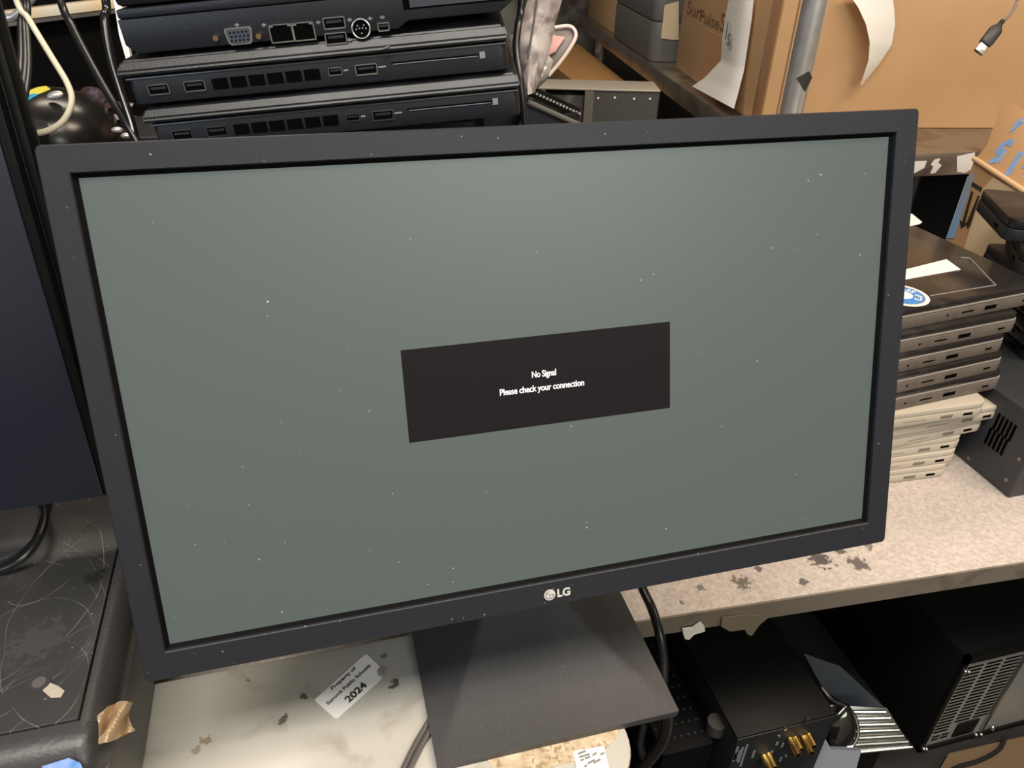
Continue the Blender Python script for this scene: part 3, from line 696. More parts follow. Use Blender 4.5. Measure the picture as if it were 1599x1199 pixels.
# white edge strip left of stack (pale folder)
o = MB().prism([at(a, b, d=.60) for a, b in ((176, -10), (186, -10), (193, 30), (197, 55), (206, 100), (198, 97), (186, 55))], RF * .004).build('white_card', paperM)
tag(o, 'narrow edge of white card behind the left end of the laptop stack', 'card')

# ------------------------------------------------------------ upper left clutter
rk = thing('dark_backdrop', 'added black rack with a bright front rail in the dark upper left', 'backdrop', (-.55, 1.0, 0))
MB().box(-1.3, -.02, .98, 1.6, 0.02, 1.95, .004).build('backdrop_block', mat('backdrop_black', (.0015, .0015, .0015), .8, spec=.1), rk, world=True)  # near-black block added so the empty corner behind stays dark
A = at(-20, 38, y=.955); B = at(175, 14, y=.955); rd_ = (B - A).normalized(); A = A - rd_ * .75; B = B + rd_ * .06
MB().prism([A, B, B + Vector((0, 0, .013)), A + Vector((0, 0, .013))], (0, .028, 0), .001).build('front_rail', mat('bright_rail', (.75, .68, .55), .35, col2=(.8, .55, .25), vscale=9), rk, world=True)
MB().prism([A - Vector((0, 0, .006)), B - Vector((0, 0, .006)), B - Vector((0, 0, .001)), A - Vector((0, 0, .001))], (0, .028, 0)).build('rail_channel', steelM, rk, world=True)
for x in (-1.25, -.1):
    for y in (1.02, 1.55): MB().box(x, x + .04, y - .02, y + .02, 0, .025).build('foot', caseBlack, rk, world=True)
cable('silver_cable', [(-20, 18, .80), (8, 27, .80), (22, 26, .80), (38, 12, .80), (55, -10, .80)], .0042, mat('silver_jacket', (.6, .6, .6), .25, metal=.7), 'silver jacketed cable in the top left corner')
# rounded black device with silver oval
gD = .78
c = at(88, 215, d=gD)
dv = thing('rounded_black_device', 'rounded black device with silver oval badge behind the cream cable', 'device', (c.x, c.y, c.z - .06))
MB().ball(c, (.062, .06, .048)).build('shell', mat('gloss_black', (.012, .011, .01), .25), dv, world=True)
q = at(86, 149, d=.735)
o = MB().ball((0, 0, 0), (.0078, .003, .0042)).build('badge', mat('dull_silver', (.55, .53, .52), .35, metal=.6), dv); o.location = q - MW[dv.name].translation; o.rotation_euler = (math.radians(-40), math.radians(-12), 0)
def strip_px(pts, d_, name, M_, parent, th=.0015): return MB().prism([at(a, b, d=d_) for a, b in pts], RF * th).build(name, M_, parent, world=True)
yelM = mat('yellow_tape', (.80, .66, .06), .45); cyanM = mat('cyan_print', (.02, .35, .55), .45)
yt = strip_px([(44, 142), (58, 136), (72, 134), (79, 139), (70, 143), (60, 147), (52, 150), (43, 156), (41, 150)], .70, 'yellow_tag', yelM, dv)
strip_px([(43, 148), (52, 146), (61, 147), (52, 152), (42, 158)], .698, 'blue_print', cyanM, yt)
strip_px([(10, 167), (20, 160), (19, 176), (15, 183)], .70, 'yellow_tag', yelM, dv)
MB().box(-.055, .055, -.05, .06, -(c.z - .06 - TZ), .012, .01).build('pedestal', caseBlack, dv)
# corrugated hose
hp = [at(a, b, d=dd) for a, b, dd in ((50, 196, .63), (52, 225, .64), (54, 255, .65), (58, 300, .67), (66, 360, .70), (75, 420, .74))]
mb = MB(); P = cat_rom(hp, 24); nn = len(P)
mb.tube(P, lambda t: .0105 + .0024 * math.sin(t * 2 * PI * 40), 18, 0)
o = mb.build('corrugated_hose', mat('hose_black', (.03, .03, .033), .22)); tag(o, 'ribbed black corrugated hose beside the monitor\'s top left corner', 'hose')
# brown crumpled debris and silver bits
for (px, py, d_, sc_, lb) in ((140, 178, .80, .020, 'crumpled purplish brown plastic wrapping in the dark clutter at upper left'), ):
    c = at(px, py, d=d_); mb = MB()
    q = bmesh.ops.create_icosphere(mb.bm, subdivisions=4, radius=1)
    for v in q['verts']:
        n = 1 + .25 * math.sin(v.co.x * 9 + 2 * v.co.y * 5) + .2 * math.sin(v.co.z * 13 + v.co.x * 4)
        v.co = c + Vector((v.co.x * 1.7 * sc_, v.co.y * sc_, v.co.z * sc_)) * n
    tag(mb.build('crumpled_wrapping', mat('brown_wrap', (.06, .035, .035), .25)), lb, 'wrapping')
cl = thing('junk_tray', 'black tray holding wrapping and small parts in the upper left clutter', 'tray', (-.12, .42, TZ))
p = at(150, 225, d=.82)
MB().box(p.x - .02, p.x + .07, p.y + .02, p.y + .12, TZ + .004, p.z, .003).build('body', blackM, cl, world=True)
for px, py in ((183, 203), (198, 212)):
    c = at(px, py, d=.74 if py > 100 else .93)
    tag(MB().ball(c, (.0055, .004, .003)).build('metal_button', mat('dull_silver'), None), 'small silver disc ' + ('beside the foot of the slanting cable', 'right next to the bezel edge below the cables')[(183, 198).index(px)], 'metal disc')
# mid-left black thing between the two monitors
o = thing('connector_block', 'small black connector block between the left monitor and the main monitor', 'connector', at(66, 318, d=.66))
MB().box(-.018, .018, -.01, .012, -.012, .012, .002).build('block', blackM, o); MB().box(-.012, .016, -.014, -.009, -.006, .004, .001).build('latch', greyBoxM, o)

# ------------------------------------------------------------ right laptop stack
def side_slots(root, slots, z, y=-.0003):
    for (x, w_, h_, nm, m_) in slots:
        MB().box(x - w_/2, x + w_/2, y, .001, z - h_/2, z + h_/2, .0004).build(nm, m_, root)
def grey_laptop(label, loc, yaw, lidshort=0):
    root = thing('grey_laptop', label, 'laptop', M=yawM(loc, yaw))
    W_, D_ = .242, .335
    MB().rrect(-W_, 0, 0, D_, 0, .0155, .010, 5, .0022).build('base', dellM, root)
    MB().rrect(-W_ + .001, -lidshort - .001, .0005, D_, .0162, .0185, .009, 5, .0006).build('lid_rim', dellEdge, root)
    MB().rrect(-W_ + .002, -lidshort - .002, .0015, D_ - .001, .0186, .0258, .009, 5, .0015).build('lid', dellLid, root)
    side_slots(root, ((-.028, .011, .0028, 'lock_slot', holeM), (-.089, .020, .0055, 'usb_port', holeM), (-.127, .020, .0022, 'card_slot', holeM), (-.16, .003, .003, 'audio_jack', holeM)), .0085)
    return root
def white_laptop(label, loc, yaw):
    root = thing('white_laptop', label, 'laptop', M=yawM(loc, yaw))
    W_, D_ = .228, .322
    MB().rrect(-W_, 0, 0, D_, 0, .0118, .016, 7, .0024).build('base', macM, root)
    MB().rrect(-W_ + .0006, -.0006, .0006, D_ - .0006, .0120, .0200, .016, 7, .0030).build('lid', macM, root)
    side_slots(root, ((-.030, .014, .0040, 'network_port', holeM), (-.062, .018, .0052, 'display_port', mat('port_grey', (.2, .17, .14), .5)), (-.110, .034, .0016, 'disc_slot', macLine)), .0062)
    return root
# front bottom right corner pixels
W0 = TZ + .0005; z = W0
macs = [((1482, 739), -3, 'lowest white laptop, lying on the speckled table top'),
        ((1496, 717), -2, 'second white laptop from the speckled table'),
        ((1504, 695), -1, 'third white laptop from the table, set back from the ones above it'),
        ((1538, 668), 2, 'white laptop right below the one that sticks out furthest right'),
        ((1568, 647), 2, 'white laptop sticking out furthest right from the pile'),
        ((1541, 644), -1, 'topmost white laptop, right under the grey ones')]
for i, ((px, py), yw, lb) in enumerate(macs):
    p = at(px, py, z=z + .004)
    if i == 0: rt = white_laptop(lb, (p.x, p.y, z), yw); mac0 = rt
    else:
        rt = copy_tree(mac0); rt.matrix_world = yawM((p.x, p.y, z), yw); rt['label'] = lb; MW[rt.name] = rt.matrix_world.copy()
    rt['group'] = 'white laptops stacked on the speckled table'
    z += .0204
dells = [((1560, 606), 5, 'lowest grey laptop, resting on the white laptops'),
         ((1562, 578), 6, 'second grey laptop above the white laptops'),
         ((1565, 548), 6, 'middle grey laptop of the five in the right stack'),
         ((1585, 517), 5.5, 'grey laptop directly below the top one of the right stack'),
         ((1622, 473), 6.5, 'topmost grey laptop, with white labels and a round blue badge on its lid')]
for i, ((px, py), yw, lb) in enumerate(dells):
    p = at(px, py, z=z)
    if i == 0: rt = grey_laptop(lb, (p.x, p.y, z), yw); d0 = rt
    else:
        rt = copy_tree(d0); rt.matrix_world = yawM((p.x, p.y, z), yw); rt['label'] = lb; MW[rt.name] = rt.matrix_world.copy()
    rt['group'] = 'dark grey laptops stacked on the white ones'
    z += .0262
topd = rt; lz = .0258
def lid_poly(pts, dz0, th, nm, m_, parent):
    return MB().prism([(*local_top(topd, a, b, lz + dz0), lz + dz0) for a, b in pts], (0, 0, th)).build(nm, m_, parent)
lid_poly(((1406, 423), (1478, 405), (1500, 421), (1406, 438)), .0002, .0004, 'white_label', labelM, topd)
lid_poly(((1380, 337), (1424, 334), (1440, 347), (1436, 350), (1400, 358), (1380, 360)), .0002, .0004, 'white_label', labelM, topd)
# round badge
bc = Vector(local_top(topd, 1409, 461, lz)); R_ = .031
def disc(r, dz0, nm, m_, par): 
    return MB().prism([(bc.x + r * math.cos(2 * PI * k / 48), bc.y + r * math.sin(2 * PI * k / 48), lz + dz0) for k in range(48)], (0, 0, .0002)).build(nm, m_, par)
bd = disc(R_, .0003, 'round_badge', labelM, topd); lab(bd, 'round white and blue badge with a thin orange ring')
disc(R_ * .86, .0005, 'orange_ring', mat('orange_ring', (.75, .40, .10), .5), bd); disc(R_ * .82, .0007, 'blue_ring', mat('badge_blue', (.04, .22, .60), .4), bd); disc(R_ * .38, .0009, 'white_center', labelM, bd)
for k, ch in enumerate('OUR ST'):
    if ch == ' ': continue
    a = math.radians(-62 + 17 * k); r = R_ * .60
    Mx = Matrix.Translation((bc.x + r * math.cos(a), bc.y + r * math.sin(a), lz + .0012)) @ Matrix.Rotation(a + PI / 2, 4, 'Z')
    text('badge_letter', ch, .0105, Mx, labelM, bd, bold=.0004, ext=.0001)
# tape rectangle outline on the lid
for a, b in (((1500, 402), (1514, 403)), ((1514, 403), (1555, 445)), ((1555, 445), (1452, 462))):
    p = local_top(topd, *a, lz); q = local_top(topd, *b, lz)
    MB().tube([(p[0], p[1], lz), (q[0], q[1], lz)], .0007, 6, 0).build('adhesive_line', mat('adhesive', (.28, .25, .22), .5), topd)

# ------------------------------------------------------------ black metal box at right with slots
fx = at(1574, 778, z=TZ)
vb = thing('vented_black_box', 'black metal box with rows of slots on its left side, right of the laptop stack', 'computer', M=Matrix.Translation((fx.x, fx.y, TZ)))
zt_ = at(1575, 622, x=fx.x).z - TZ
MB().box(0, .30, 0, .20, 0.001, zt_, .002).build('case', mat('charcoal_case', (.032, .034, .038), .4, specks=(DUST, 70, .05, .8)), vb)
for r_, (c0, c1) in enumerate((((1557, 655), (1584, 683)), ((1544, 675), (1570, 708)))):
    for k in range(5):
        t = k / 4 if k else 0
        cx_ = 1556 + (k * 6.2) - r_ * 13; cy_ = 658 + k * 4.6 + r_ * 22
        y_, z_ = local_left(vb, cx_, cy_)
        MB().box(-.0006, .001, y_ - .0022, y_ + .0022, z_ - .013, z_ + .013, .0008).build('vent_slot', holeM, vb)
for px, py in ((1592, 717), (1572, 749), (1513, 715)):
    y_, z_ = local_left(vb, px, py); MB().cyl((-.0012, y_, z_), (.001, y_, z_), .0026, 14).build('screw', mat('dull_metal'), vb)

# far right dark laptops
zb_ = TZ + zt_ + .0005
def dark_laptop(label, px, py, z_, yaw, th, D_=.13):
    p = at(px, py, z=z_)
    r = thing('dark_laptop', label, 'laptop', M=yawM((p.x, p.y, z_), yaw))
    MB().rrect(0, .30, 0, D_, 0, th * .55, .012, 6, .002).build('base', blackM, r)
    MB().rrect(.0005, .30, .0005, D_, th * .58, th, .012, 6, .0035).build('lid', rubM, r)
    MB().box(-.0003, .001, .03, .045, th * .2, th * .35).build('port', holeM, r)
    return r
# build down from the topmost using measured heights
hs = [(1600, 566, .026, -16, 'lowest dark laptop on the vented black box at the right edge'),
      (1596, 541, .026, -20, 'second dark laptop up at the right edge of the picture'),
      (1602, 516, .026, -14, 'third dark laptop up at the right edge of the picture'),
      (1597, 490, .026, -18, 'fourth dark laptop up at the right edge of the picture'),
      (1604, 466, .024, -16, 'fifth dark laptop up at the right edge, below the rounded one'),
      (1584, 428, .029, -38, 'dark laptop with rounded corner, second from the top at the right edge'),
      (1566, 376, .030, -26, 'topmost dark laptop at the right edge, in front of the leaning carton')]
zz = zb_
for px, py, th, yw, lb in hs:
    r = dark_laptop(lb, px, py, zz, yw, th); zz += th + .0004
    r['group'] = 'dark laptops stacked at the right edge'

# ------------------------------------------------------------ steel shelf, pole, cartons
SZ = 1.02
sh = thing('steel_shelf', 'worn stainless steel shelf at the upper right, carrying the cartons', 'shelf', (1.3, 1.2, 0))
FL = Vector((.948, .818, 0)); FR = Vector((2.6, .73, 0)); BL = at(900, 20, z=SZ); BL = FL + (Vector((BL.x, BL.y, 0)) - FL).normalized() * 1.8
BR = FR + (BL - FL)
MB().prism([(p.x, p.y, SZ - .045) for p in (FL, FR, BR, BL)], (0, 0, .045), .006).build('shelf_panel', steelM, sh, world=True)
for p in (FR - Vector((.06, -.04, 0)), BR + Vector((-.06, -.06, 0)), BL + Vector((.06, -.06, 0))):
    MB().cyl((p.x, p.y, 0), (p.x, p.y, SZ - .04), .019).build('post', chromeM, sh, world=True)
pp = at(1252, 100, d=1.27)
pl = MB().cyl((pp.x, pp.y, 0), (pp.x, pp.y, SZ - .046), .019, 28).build('post', chromeM, sh, world=True)
pole = thing('steel_pole', 'upright polished steel tube pole in front of the big cartons', 'pole', (pp.x, pp.y, SZ))
MB().cyl((0, 0, .0005), (0, 0, .9), .0195, 36).build('tube', chromeM, pole)
def on_pole(px, py):
    r = ray(px, py); o2 = Vector((CAM.x - pp.x, CAM.y - pp.y)); d2 = Vector((r.x, r.y)); R_ = .0200
    a = d2.dot(d2); b = 2 * o2.dot(d2); c = o2.dot(o2) - R_ * R_; disc_ = b * b - 4 * a * c
    k = (-b - math.sqrt(max(disc_, 0))) / (2 * a); return CAM + r * k
def dia(u, v):
    P_ = [Vector((1244, 122)), Vector((1263, 111)), Vector((1268, 121)), Vector((1257, 143))]
    q = P_[0].lerp(P_[1], u).lerp(P_[3].lerp(P_[2], u), v); return on_pole(q.x, q.y)
o = MB().grid(dia, 10, 10, .0006).build('black_diamond_sticker', inkBlack, pole, world=True); lab(o, 'black diamond shaped sticker')
# white patches of tape on the shelf's front edge
ey_ = Vector((0, -.0015, 0))
def front_y(x): return FL.y + (x - FL.x) * (FR.y - FL.y) / (FR.x - FL.x)
for pts, lb in ((((1494, 244), (1522, 238), (1520, 262), (1506, 270), (1494, 268)), 'white tape patch on the shelf front beside the leaning carton'),
                (((1425, 252), (1447, 251), (1443, 262), (1428, 270), (1425, 272)), 'torn white tape patch on the shelf front next to the monitor corner'),
                (((1459, 249), (1468, 247), (1465, 254), (1470, 258), (1460, 270), (1452, 271), (1457, 260), (1453, 257)), 'ragged middle white tape patch on the shelf front')):
    n_ = Vector((-(FR - FL).y, (FR - FL).x, 0)).normalized(); 
    P_ = [on_plane(a, b, (FL.x, FL.y, SZ) , n_) - n_ * .0008 for a, b in pts]
    tag(MB().prism(P_, n_ * .0006).build('tape_patch', paperM), lb, 'tape')

# the big carton
cz_ = SZ + .0005
c0 = at(1186, 200, z=cz_)
yw = -9.3
bc_ = thing('large_carton', 'large tan cardboard carton on the steel shelf behind the pole, pen writing on its side', 'cardboard box', M=yawM(c0, yw))
cw, cdp, ch_ = 1.0, .62, .62
MB().box(0, cw, 0, cdp, 0, ch_, .003).build('carton_body', cardM, bc_)
# corner crease line and flap edge on the front
fxA = local_face(bc_, 1190, 173)[0] + .004
MB().box(.028, .0300, -.0008, .001, 0, ch_).build('crease', cardDark, bc_)
MB().box(.031, .05, -.0022, .001, 0, ch_, .001).build('flap_edge', cardM, bc_)
# darker vertical band at the corner on side = tape
MB().box(-.001, .001, .004, .05, 0, ch_, .0003).build('side_tape', mat('brown_tape', (.50, .27, .13), .35), bc_)
# writing on its left side (faces -x)
def side_text(s, px, py, size, rot=0.0, sx=1.0):
    y_, z_ = local_left(bc_, px, py)
    Mx = Matrix.Translation((-.0012, y_, z_)) @ Matrix.Rotation(-PI / 2, 4, 'Z') @ UPRIGHT @ Matrix.Rotation(rot, 4, 'Z')
    return text('handwriting', s, size, Mx, inkM, bc_, ext=.0002, sx=sx)
side_text('Sur-', 1086, 17, .042, 0, 2.0); side_text('Pulse', 1108, 31, .036, 0, 2.0); side_text('S', 1129, 36, .05, 0, 1.5)
y_, z_ = local_left(bc_, 1112, 93)
MB().box(-.0012, .001, y_ - .07, y_ + .07, 0.001, z_ + .055).build('side_patch', mat('brown_tape'), bc_)
# white paper sheet hanging on the side, kicking out at the bottom
def sheet(u, v):
    L_ = [(1141, -12), (1133, 25), (1128, 60), (1126, 95), (1100, 122), (1081, 135)]
    R2 = [(1178, -12), (1174, 30), (1168, 70), (1162, 110), (1153, 145), (1146, 170)]
    k = v * 5; i = min(int(k), 4); f = k - i
    a = Vector(L_[i]).lerp(Vector(L_[i + 1]), f); b = Vector(R2[i]).lerp(Vector(R2[i + 1]), f); q = a.lerp(b, u)
    yy, z2 = local_left(bc_, q.x, q.y, -.008 - .012 * math.sin(u * PI) - (.0 if v < .6 else (v - .6) * .05))
    p = Vector((-.008 - .012 * math.sin(u * PI) - (.0 if v < .6 else (v - .6) * .05), yy, z2))
    return MW[bc_.name] @ p
o = MB().grid(sheet, 10, 30, .0006).build('hanging_paper', paperM); tag(o, 'white paper sheet hanging on the carton side, its lower corner flaring out', 'paper')
MW['hp'] = MW[bc_.name]
class _H: name = 'hp'
for s, px, py, sz_ in (('l', 1136, 50, .05), ('s', 1140, 59, .05)):
    y_, z_ = local_left(bc_, px, py, -.024)
    Mx = MW[bc_.name] @ Matrix.Translation((-.026, y_, z_)) @ Matrix.Rotation(-PI / 2, 4, 'Z') @ UPRIGHT
    text('handwriting', s, sz_, Mx, greyInk, o, ext=.0002, sx=1.6)
# curled paper on the front
def curl(u, v):
    L_ = [(1322, -14), (1340, 12), (1352, 38), (1358, 66), (1356, 95), (1344, 132)]
    R2 = [(1392, -14), (1396, 15), (1397, 40), (1392, 70), (1372, 100), (1345, 134)]
    k = v * 5; i = min(int(k), 4); f = k - i
    a = Vector(L_[i]).lerp(Vector(L_[i + 1]), f); b = Vector(R2[i]).lerp(Vector(R2[i + 1]), f); q = a.lerp(b, u)
    off = -.012 - .035 * math.sin(v * PI * .6 + .3) * (1 - u * .75)
    M = MW[bc_.name]; n = M.to_3x3() @ Vector((0, 1, 0)); return on_plane(q.x, q.y, M @ Vector((0, off, 0)), n)
o = MB().grid(curl, 12, 30, .0006).build('curled_paper', paperM); tag(o, 'white paper strip curling off the front of the large carton to a point', 'paper')

# grey device case, tan carton, black device at the far end of the shelf
g0 = at(1014, 97, z=cz_)
gd = thing('grey_device', 'grey plastic device with rounded corners on the steel shelf, left of the large carton', 'device', M=yawM(g0, -8))
MB().rrect(0, .30, 0, .46, 0, .10, .03, 6, .006).build('lower_shell', greyBoxM, gd)
MB().rrect(0, .30, 0, .46, .1015, .17, .03, 6, .010).build('upper_shell', greyBoxM, gd)
o = MB().prism([(*[local_face(gd, a, b, -.002)[0]], -.002, local_face(gd, a, b, -.002)[1]) for a, b in ((1038, 8), (1060, 2), (1060, 62), (1050, 62), (1032, 60))], (0, .0015, 0)).build('paper_label', tanPaper, gd); lab(o, 'cream paper label on the near side')
bk = thing('black_device', 'black device resting on top of the grey device', 'device', M=yawM(g0 + Vector((.03, .06, .1712)), -8))
MB().box(0, .25, 0, .30, 0, .12, .012).build('body', caseBlack, bk)
t0 = at(958, 53, z=cz_)
tc_ = thing('small_carton', 'pale tan carton at the far end of the steel shelf', 'cardboard box', M=yawM(t0, -8))
MB().box(0, .18, 0, .42, 0, .35, .002).build('carton_body', mat('pale_cardboard', (.66, .45, .24), .7), tc_)

# under-shelf: tan carton, computer chassis
uc = thing('open_carton', 'tan carton with dark stains standing under the left side of the steel shelf', 'cardboard box', (1.0, 1.8, 0))
MB().prism([at(a, b, z=.90) for a, b in ((862, 100), (902, 68), (1005, 150), (925, 150))], (0, 0, -.89)).build('carton_body', mat('stained_cardboard', (.72, .40, .15), .7, blotch=((.42, .2, .07), 9, .62, .68)), uc, world=True)
q0 = at(928, 141, d=1.02)
ch = thing('open_computer_chassis', 'open grey metal computer chassis with screw holes behind the monitor top edge', 'computer chassis', M=yawM((q0.x, q0.y, TZ), -14))
hq = q0.z - TZ
lx = -.085
MB().box(0, .088, 0, .0015, 0, hq).build('side_plate', mat('dark_chassis_grey', (.075, .07, .06), .4, metal=.3), ch)
MB().box(lx, .088, -.002, .055, hq, hq + .0022, .0005).build('top_flange', mat('pale_flange', (.40, .36, .30), .35, metal=.5), ch)
MB().box(.0865, .088, 0, .05, 0, hq).build('side_plate', mat('dark_chassis_grey', (.075, .07, .06), .4, metal=.3), ch)
MB().box(lx, .088, .05, .0515, 0, hq).build('side_plate', mat('dark_chassis_grey', (.075, .07, .06), .4, metal=.3), ch)
MB().box(lx, lx + .0015, 0, .05, 0, hq).build('side_plate', mat('dark_chassis_grey', (.075, .07, .06), .4, metal=.3), ch)
MB().box(lx, .088, 0, .05, 0, .002).build('bottom_plate', mat('dark_chassis_grey', (.075, .07, .06), .4, metal=.3), ch)
MB().box(lx, lx + .02, -.001, .001, 0, hq).box(-.012, 0, -.001, .001, 0, hq).build('frame_rail', steelM, ch)
MB().box(lx + .02, -.012, .005, .045, .002, hq - .008).build('drive', mat('dusty_drive', (.05, .045, .038), .5, blotch=((.16, .14, .11), 25, .5, .65)), ch)
for px, py in ((934, 153), (960, 152), (990, 154), (1015, 154)):
    x_, z_ = local_face(ch, px, py); MB().cyl((x_, -.001, z_), (x_, .0016, z_), .0014, 12).build('screw_hole', mat('bright_hole', (.7, .66, .6), .4), ch)
# perforated black bracket
a0 = at(822, 158, d=.80); a1 = at(905, 195, d=.86)
br = thing('perforated_black_bracket', 'black bracket with a dotted perforated edge right of the laptop stack', 'bracket', M=Matrix.Translation(a0))
v_ = (a1 - a0); nrm_ = Vector((0, 0, 1))
MB().prism([a0, a1, a1 + Vector((-.05, -.03, -.14)), a0 + Vector((-.05, -.02, -.14))], (0.004, .012, 0), .001).build('plate', blackM, br, world=True)
MB().cyl(a0 + Vector((0, -.001, 0)), a1 + Vector((0, -.001, 0)), .0028).build('rim', greyBoxM, br, world=True)
mb = MB()
for k in range(16):
    p = a0.lerp(a1, (k + .5) / 16) + Vector((.003, .006, .010)); mb.box(p.x - .0012, p.x + .0012, p.y - .001, p.y + .001, p.z - .001, p.z + .001)
mb.build('perforations', mat('pale_dot', (.35, .33, .3), .5), br, world=True)
MB().prism([a0 + Vector((.002, .008, .004)), a1 + Vector((.002, .008, .004)), a1 + Vector((.002, .008, .016)), a0 + Vector((.002, .008, .016))], (0, .004, 0)).build('perforated_edge', caseBlack, br, world=True)
MB().box(-.04, .07, .03, .10, -(a0.z - TZ), -.02, .004).build('foot_block', caseBlack, br)

# plastic bag with foil and pink tray
plasM = mat('milky_plastic', (.42, .35, .335), .42, spec=.4, bump=1.0, bscale=70, col2=(.56, .54, .52), vscale=28, blotch=((.22, .18, .18), 30, .52, .64))
foilM = mat('crumpled_foil', (.62, .61, .58), .35, metal=.25, bump=.8, bscale=70, col2=(.35, .34, .32), vscale=45)
def bag(outl, outr, d_, name, M_, amp, lb, cat_, th=.02):
    n = len(outl) - 1
    mb = MB(); bm = mb.bm; NU, NV = 16, 34
    def f(u, v, side):
        k = v * n; i = min(int(k), n - 1); t = k - i
        a = Vector(outl[i]).lerp(Vector(outl[i + 1]), t); b = Vector(outr[i]).lerp(Vector(outr[i + 1]), t); q = a.lerp(b, u)
        bulge = math.sin(u * PI) ** .6 * th + amp * (math.sin(u * 17 + v * 9) + math.sin(v * 31 - u * 8) + .7 * math.sin(u * 29 + v * 23)) * math.sin(u * PI)
        return at(q.x, q.y, d=d_ - side * bulge)
    for side in (1, -1):
        g = [[bm.verts.new(f(i / NU, j / NV, side)) for j in range(NV + 1)] for i in range(NU + 1)]
        for i in range(NU):
            for j in range(NV): bm.faces.new((g[i][j], g[i + 1][j], g[i + 1][j + 1], g[i][j + 1]))
    bmesh.ops.remove_doubles(bm, verts=bm.verts, dist=.0001)
    return tag(mb.build(name, M_), lb, cat_)
bag([(828, -15), (818, 20), (806, 45), (800, 70), (808, 110), (818, 150)], [(882, -15), (872, 20), (866, 40), (860, 75), (848, 110), (835, 145)], .80, 'plastic_bag', plasM, .0008, 'milky pinkish plastic bag hanging right of the laptop stack', 'plastic bag')
bag([(795, 55), (800, 80), (796, 110), (800, 140), (824, 150)], [(850, 50), (852, 80), (864, 95), (856, 122), (826, 152)], .84, 'foil_pouch', foilM, .0018, 'crumpled silver foil pouch below the plastic bag', 'foil pouch')
MB().tube([at(a, b, d=.775) for a, b in ((838, -10), (834, 30), (829, 60), (824, 92))], .0010, 8, 6).build('seam', cableM, bpy.data.objects['plastic_bag'], world=True)
tr = thing('phone_tray', 'rounded grey and pink tray with a pale rim, leaning beside the plastic bag', 'tray', at(870, 90, d=.9))
trp = [(852, 60), (868, 42), (888, 41), (897, 46), (899, 56), (893, 70), (856, 118), (842, 108)]
MB().prism([at(a, b, d=.90) for a, b in trp], RF * .006, .001).build('body', mat('tray_grey', (.16, .14, .13), .4), tr, world=True)
MB().tube([at(a, b, d=.897) for a, b in ((866, 43), (888, 41), (897, 47), (899, 57), (892, 72), (876, 95), (856, 119))], .0022, 8, 6).build('rim', mat('pale_rim', (.75, .60, .55), .4), tr, world=True)
MB().prism([at(a, b, d=.893) for a, b in ((862, 54), (883, 57), (868, 80), (846, 92), (843, 82))], RF * .004, .001).build('pink_panel', mat('pink_plastic', (.62, .30, .28), .4), tr, world=True)
# grey wall-side junk behind the bag
jb = thing('grey_bin', 'grey metal bin in the dim gap under the shelf end', 'bin', (0, 0, 0))
j0 = at(880, 62, d=3.1)
MB().box(j0.x - .35, j0.x + .14, j0.y, j0.y + .12, 0, j0.z + .30, .01).build('body', mat('bin_grey', (.20, .19, .17), .5, blotch=((.07, .06, .055), 8, .45, .6)), jb)

# usb cable hanging top right
uc_ = thing('usb_cable', 'black usb cable with exposed metal plug hanging in front of the carton', 'cable', at(1530, 70, d=.95))
u1 = at(1563, 36, d=.95); u0 = at(1522, 90, d=.95); ax_ = (u0 - u1).normalized()
sd = RF.cross(ax_).normalized(); up_ = ax_.cross(sd)
Mu = frame(u1, sd, up_, ax_)
MB().tube([at(a, b, d=.95) for a, b in ((1660, -420), (1612, -90), (1592, -12), (1586, 8), (1576, 24), (1563, 37))], .0016, 10).build('cord', greyCab, uc_, world=True)
mb = MB(); mb.tube([(0, 0, -.004), (0, 0, 0), (0, 0, .006)], lambda t: .0024 + .001 * t + .0004 * math.sin(t * 20), 12, 4); mb.bm.transform(Mu); mb.build('strain_relief', cableM, uc_, world=True)
mb = MB(); mb.prism([(-.0035, -.004, .005), (.0035, -.004, .005), (.0075, -.004, .011), (.0075, -.004, .030), (.0065, -.004, .034), (-.0065, -.004, .034), (-.0075, -.004, .030), (-.0075, -.004, .011)], (0, .008, 0), .0012); mb.bm.transform(Mu); mb.build('plug_body', blackM, uc_, world=True)
mb = MB(); mb.box(-.006, .006, -.00225, .00225, .033, .046, .0003); mb.bm.transform(Mu); pm_ = mb.build('metal_plug', mat('plug_metal', (.38, .35, .33), .35, metal=1.0), uc_, world=True)
mb = MB(); mb.box(-.0037, -.0013, -.0025, -.0021, .039, .0415).box(.0013, .0037, -.0025, -.0021, .039, .0415).box(-.0037, -.0013, .0021, .0025, .039, .0415).box(.0013, .0037, .0021, .0025, .039, .0415); mb.bm.transform(Mu); mb.build('plug_holes', labelM, pm_, world=True)

# leaning carton at right with blue marker
zcr = 1.05
A_ = at(1522, 248, z=zcr); B_ = at(1605, 302, z=zcr)
exb = (B_ - A_).normalized(); eyb = Vector((0, 0, 1)).cross(exb)
if eyb.x < 0: exb, eyb = exb, -eyb
lc = thing('marked_carton', 'opened cardboard carton with blue marker numbers on its flap and blue tape on its edge', 'cardboard box', M=frame(Vector((A_.x, A_.y, TZ)), exb, eyb, Vector((0, 0, 1))))
hc = zcr - TZ; Lc = .19
tn = .004
MB().box(0, Lc, 0, tn, 0, hc).build('side_panel', cardM, lc)
MB().box(0, tn, tn, .22, 0, hc).build('side_panel', cardM, lc)
MB().box(Lc - tn, Lc, tn, .22, 0, hc).build('side_panel', cardM, lc)
MB().box(0, Lc, .22 - tn, .22, 0, hc).build('side_panel', cardM, lc)
MB().box(0, Lc, 0, .22, 0, .003).build('bottom_panel', cardM, lc)
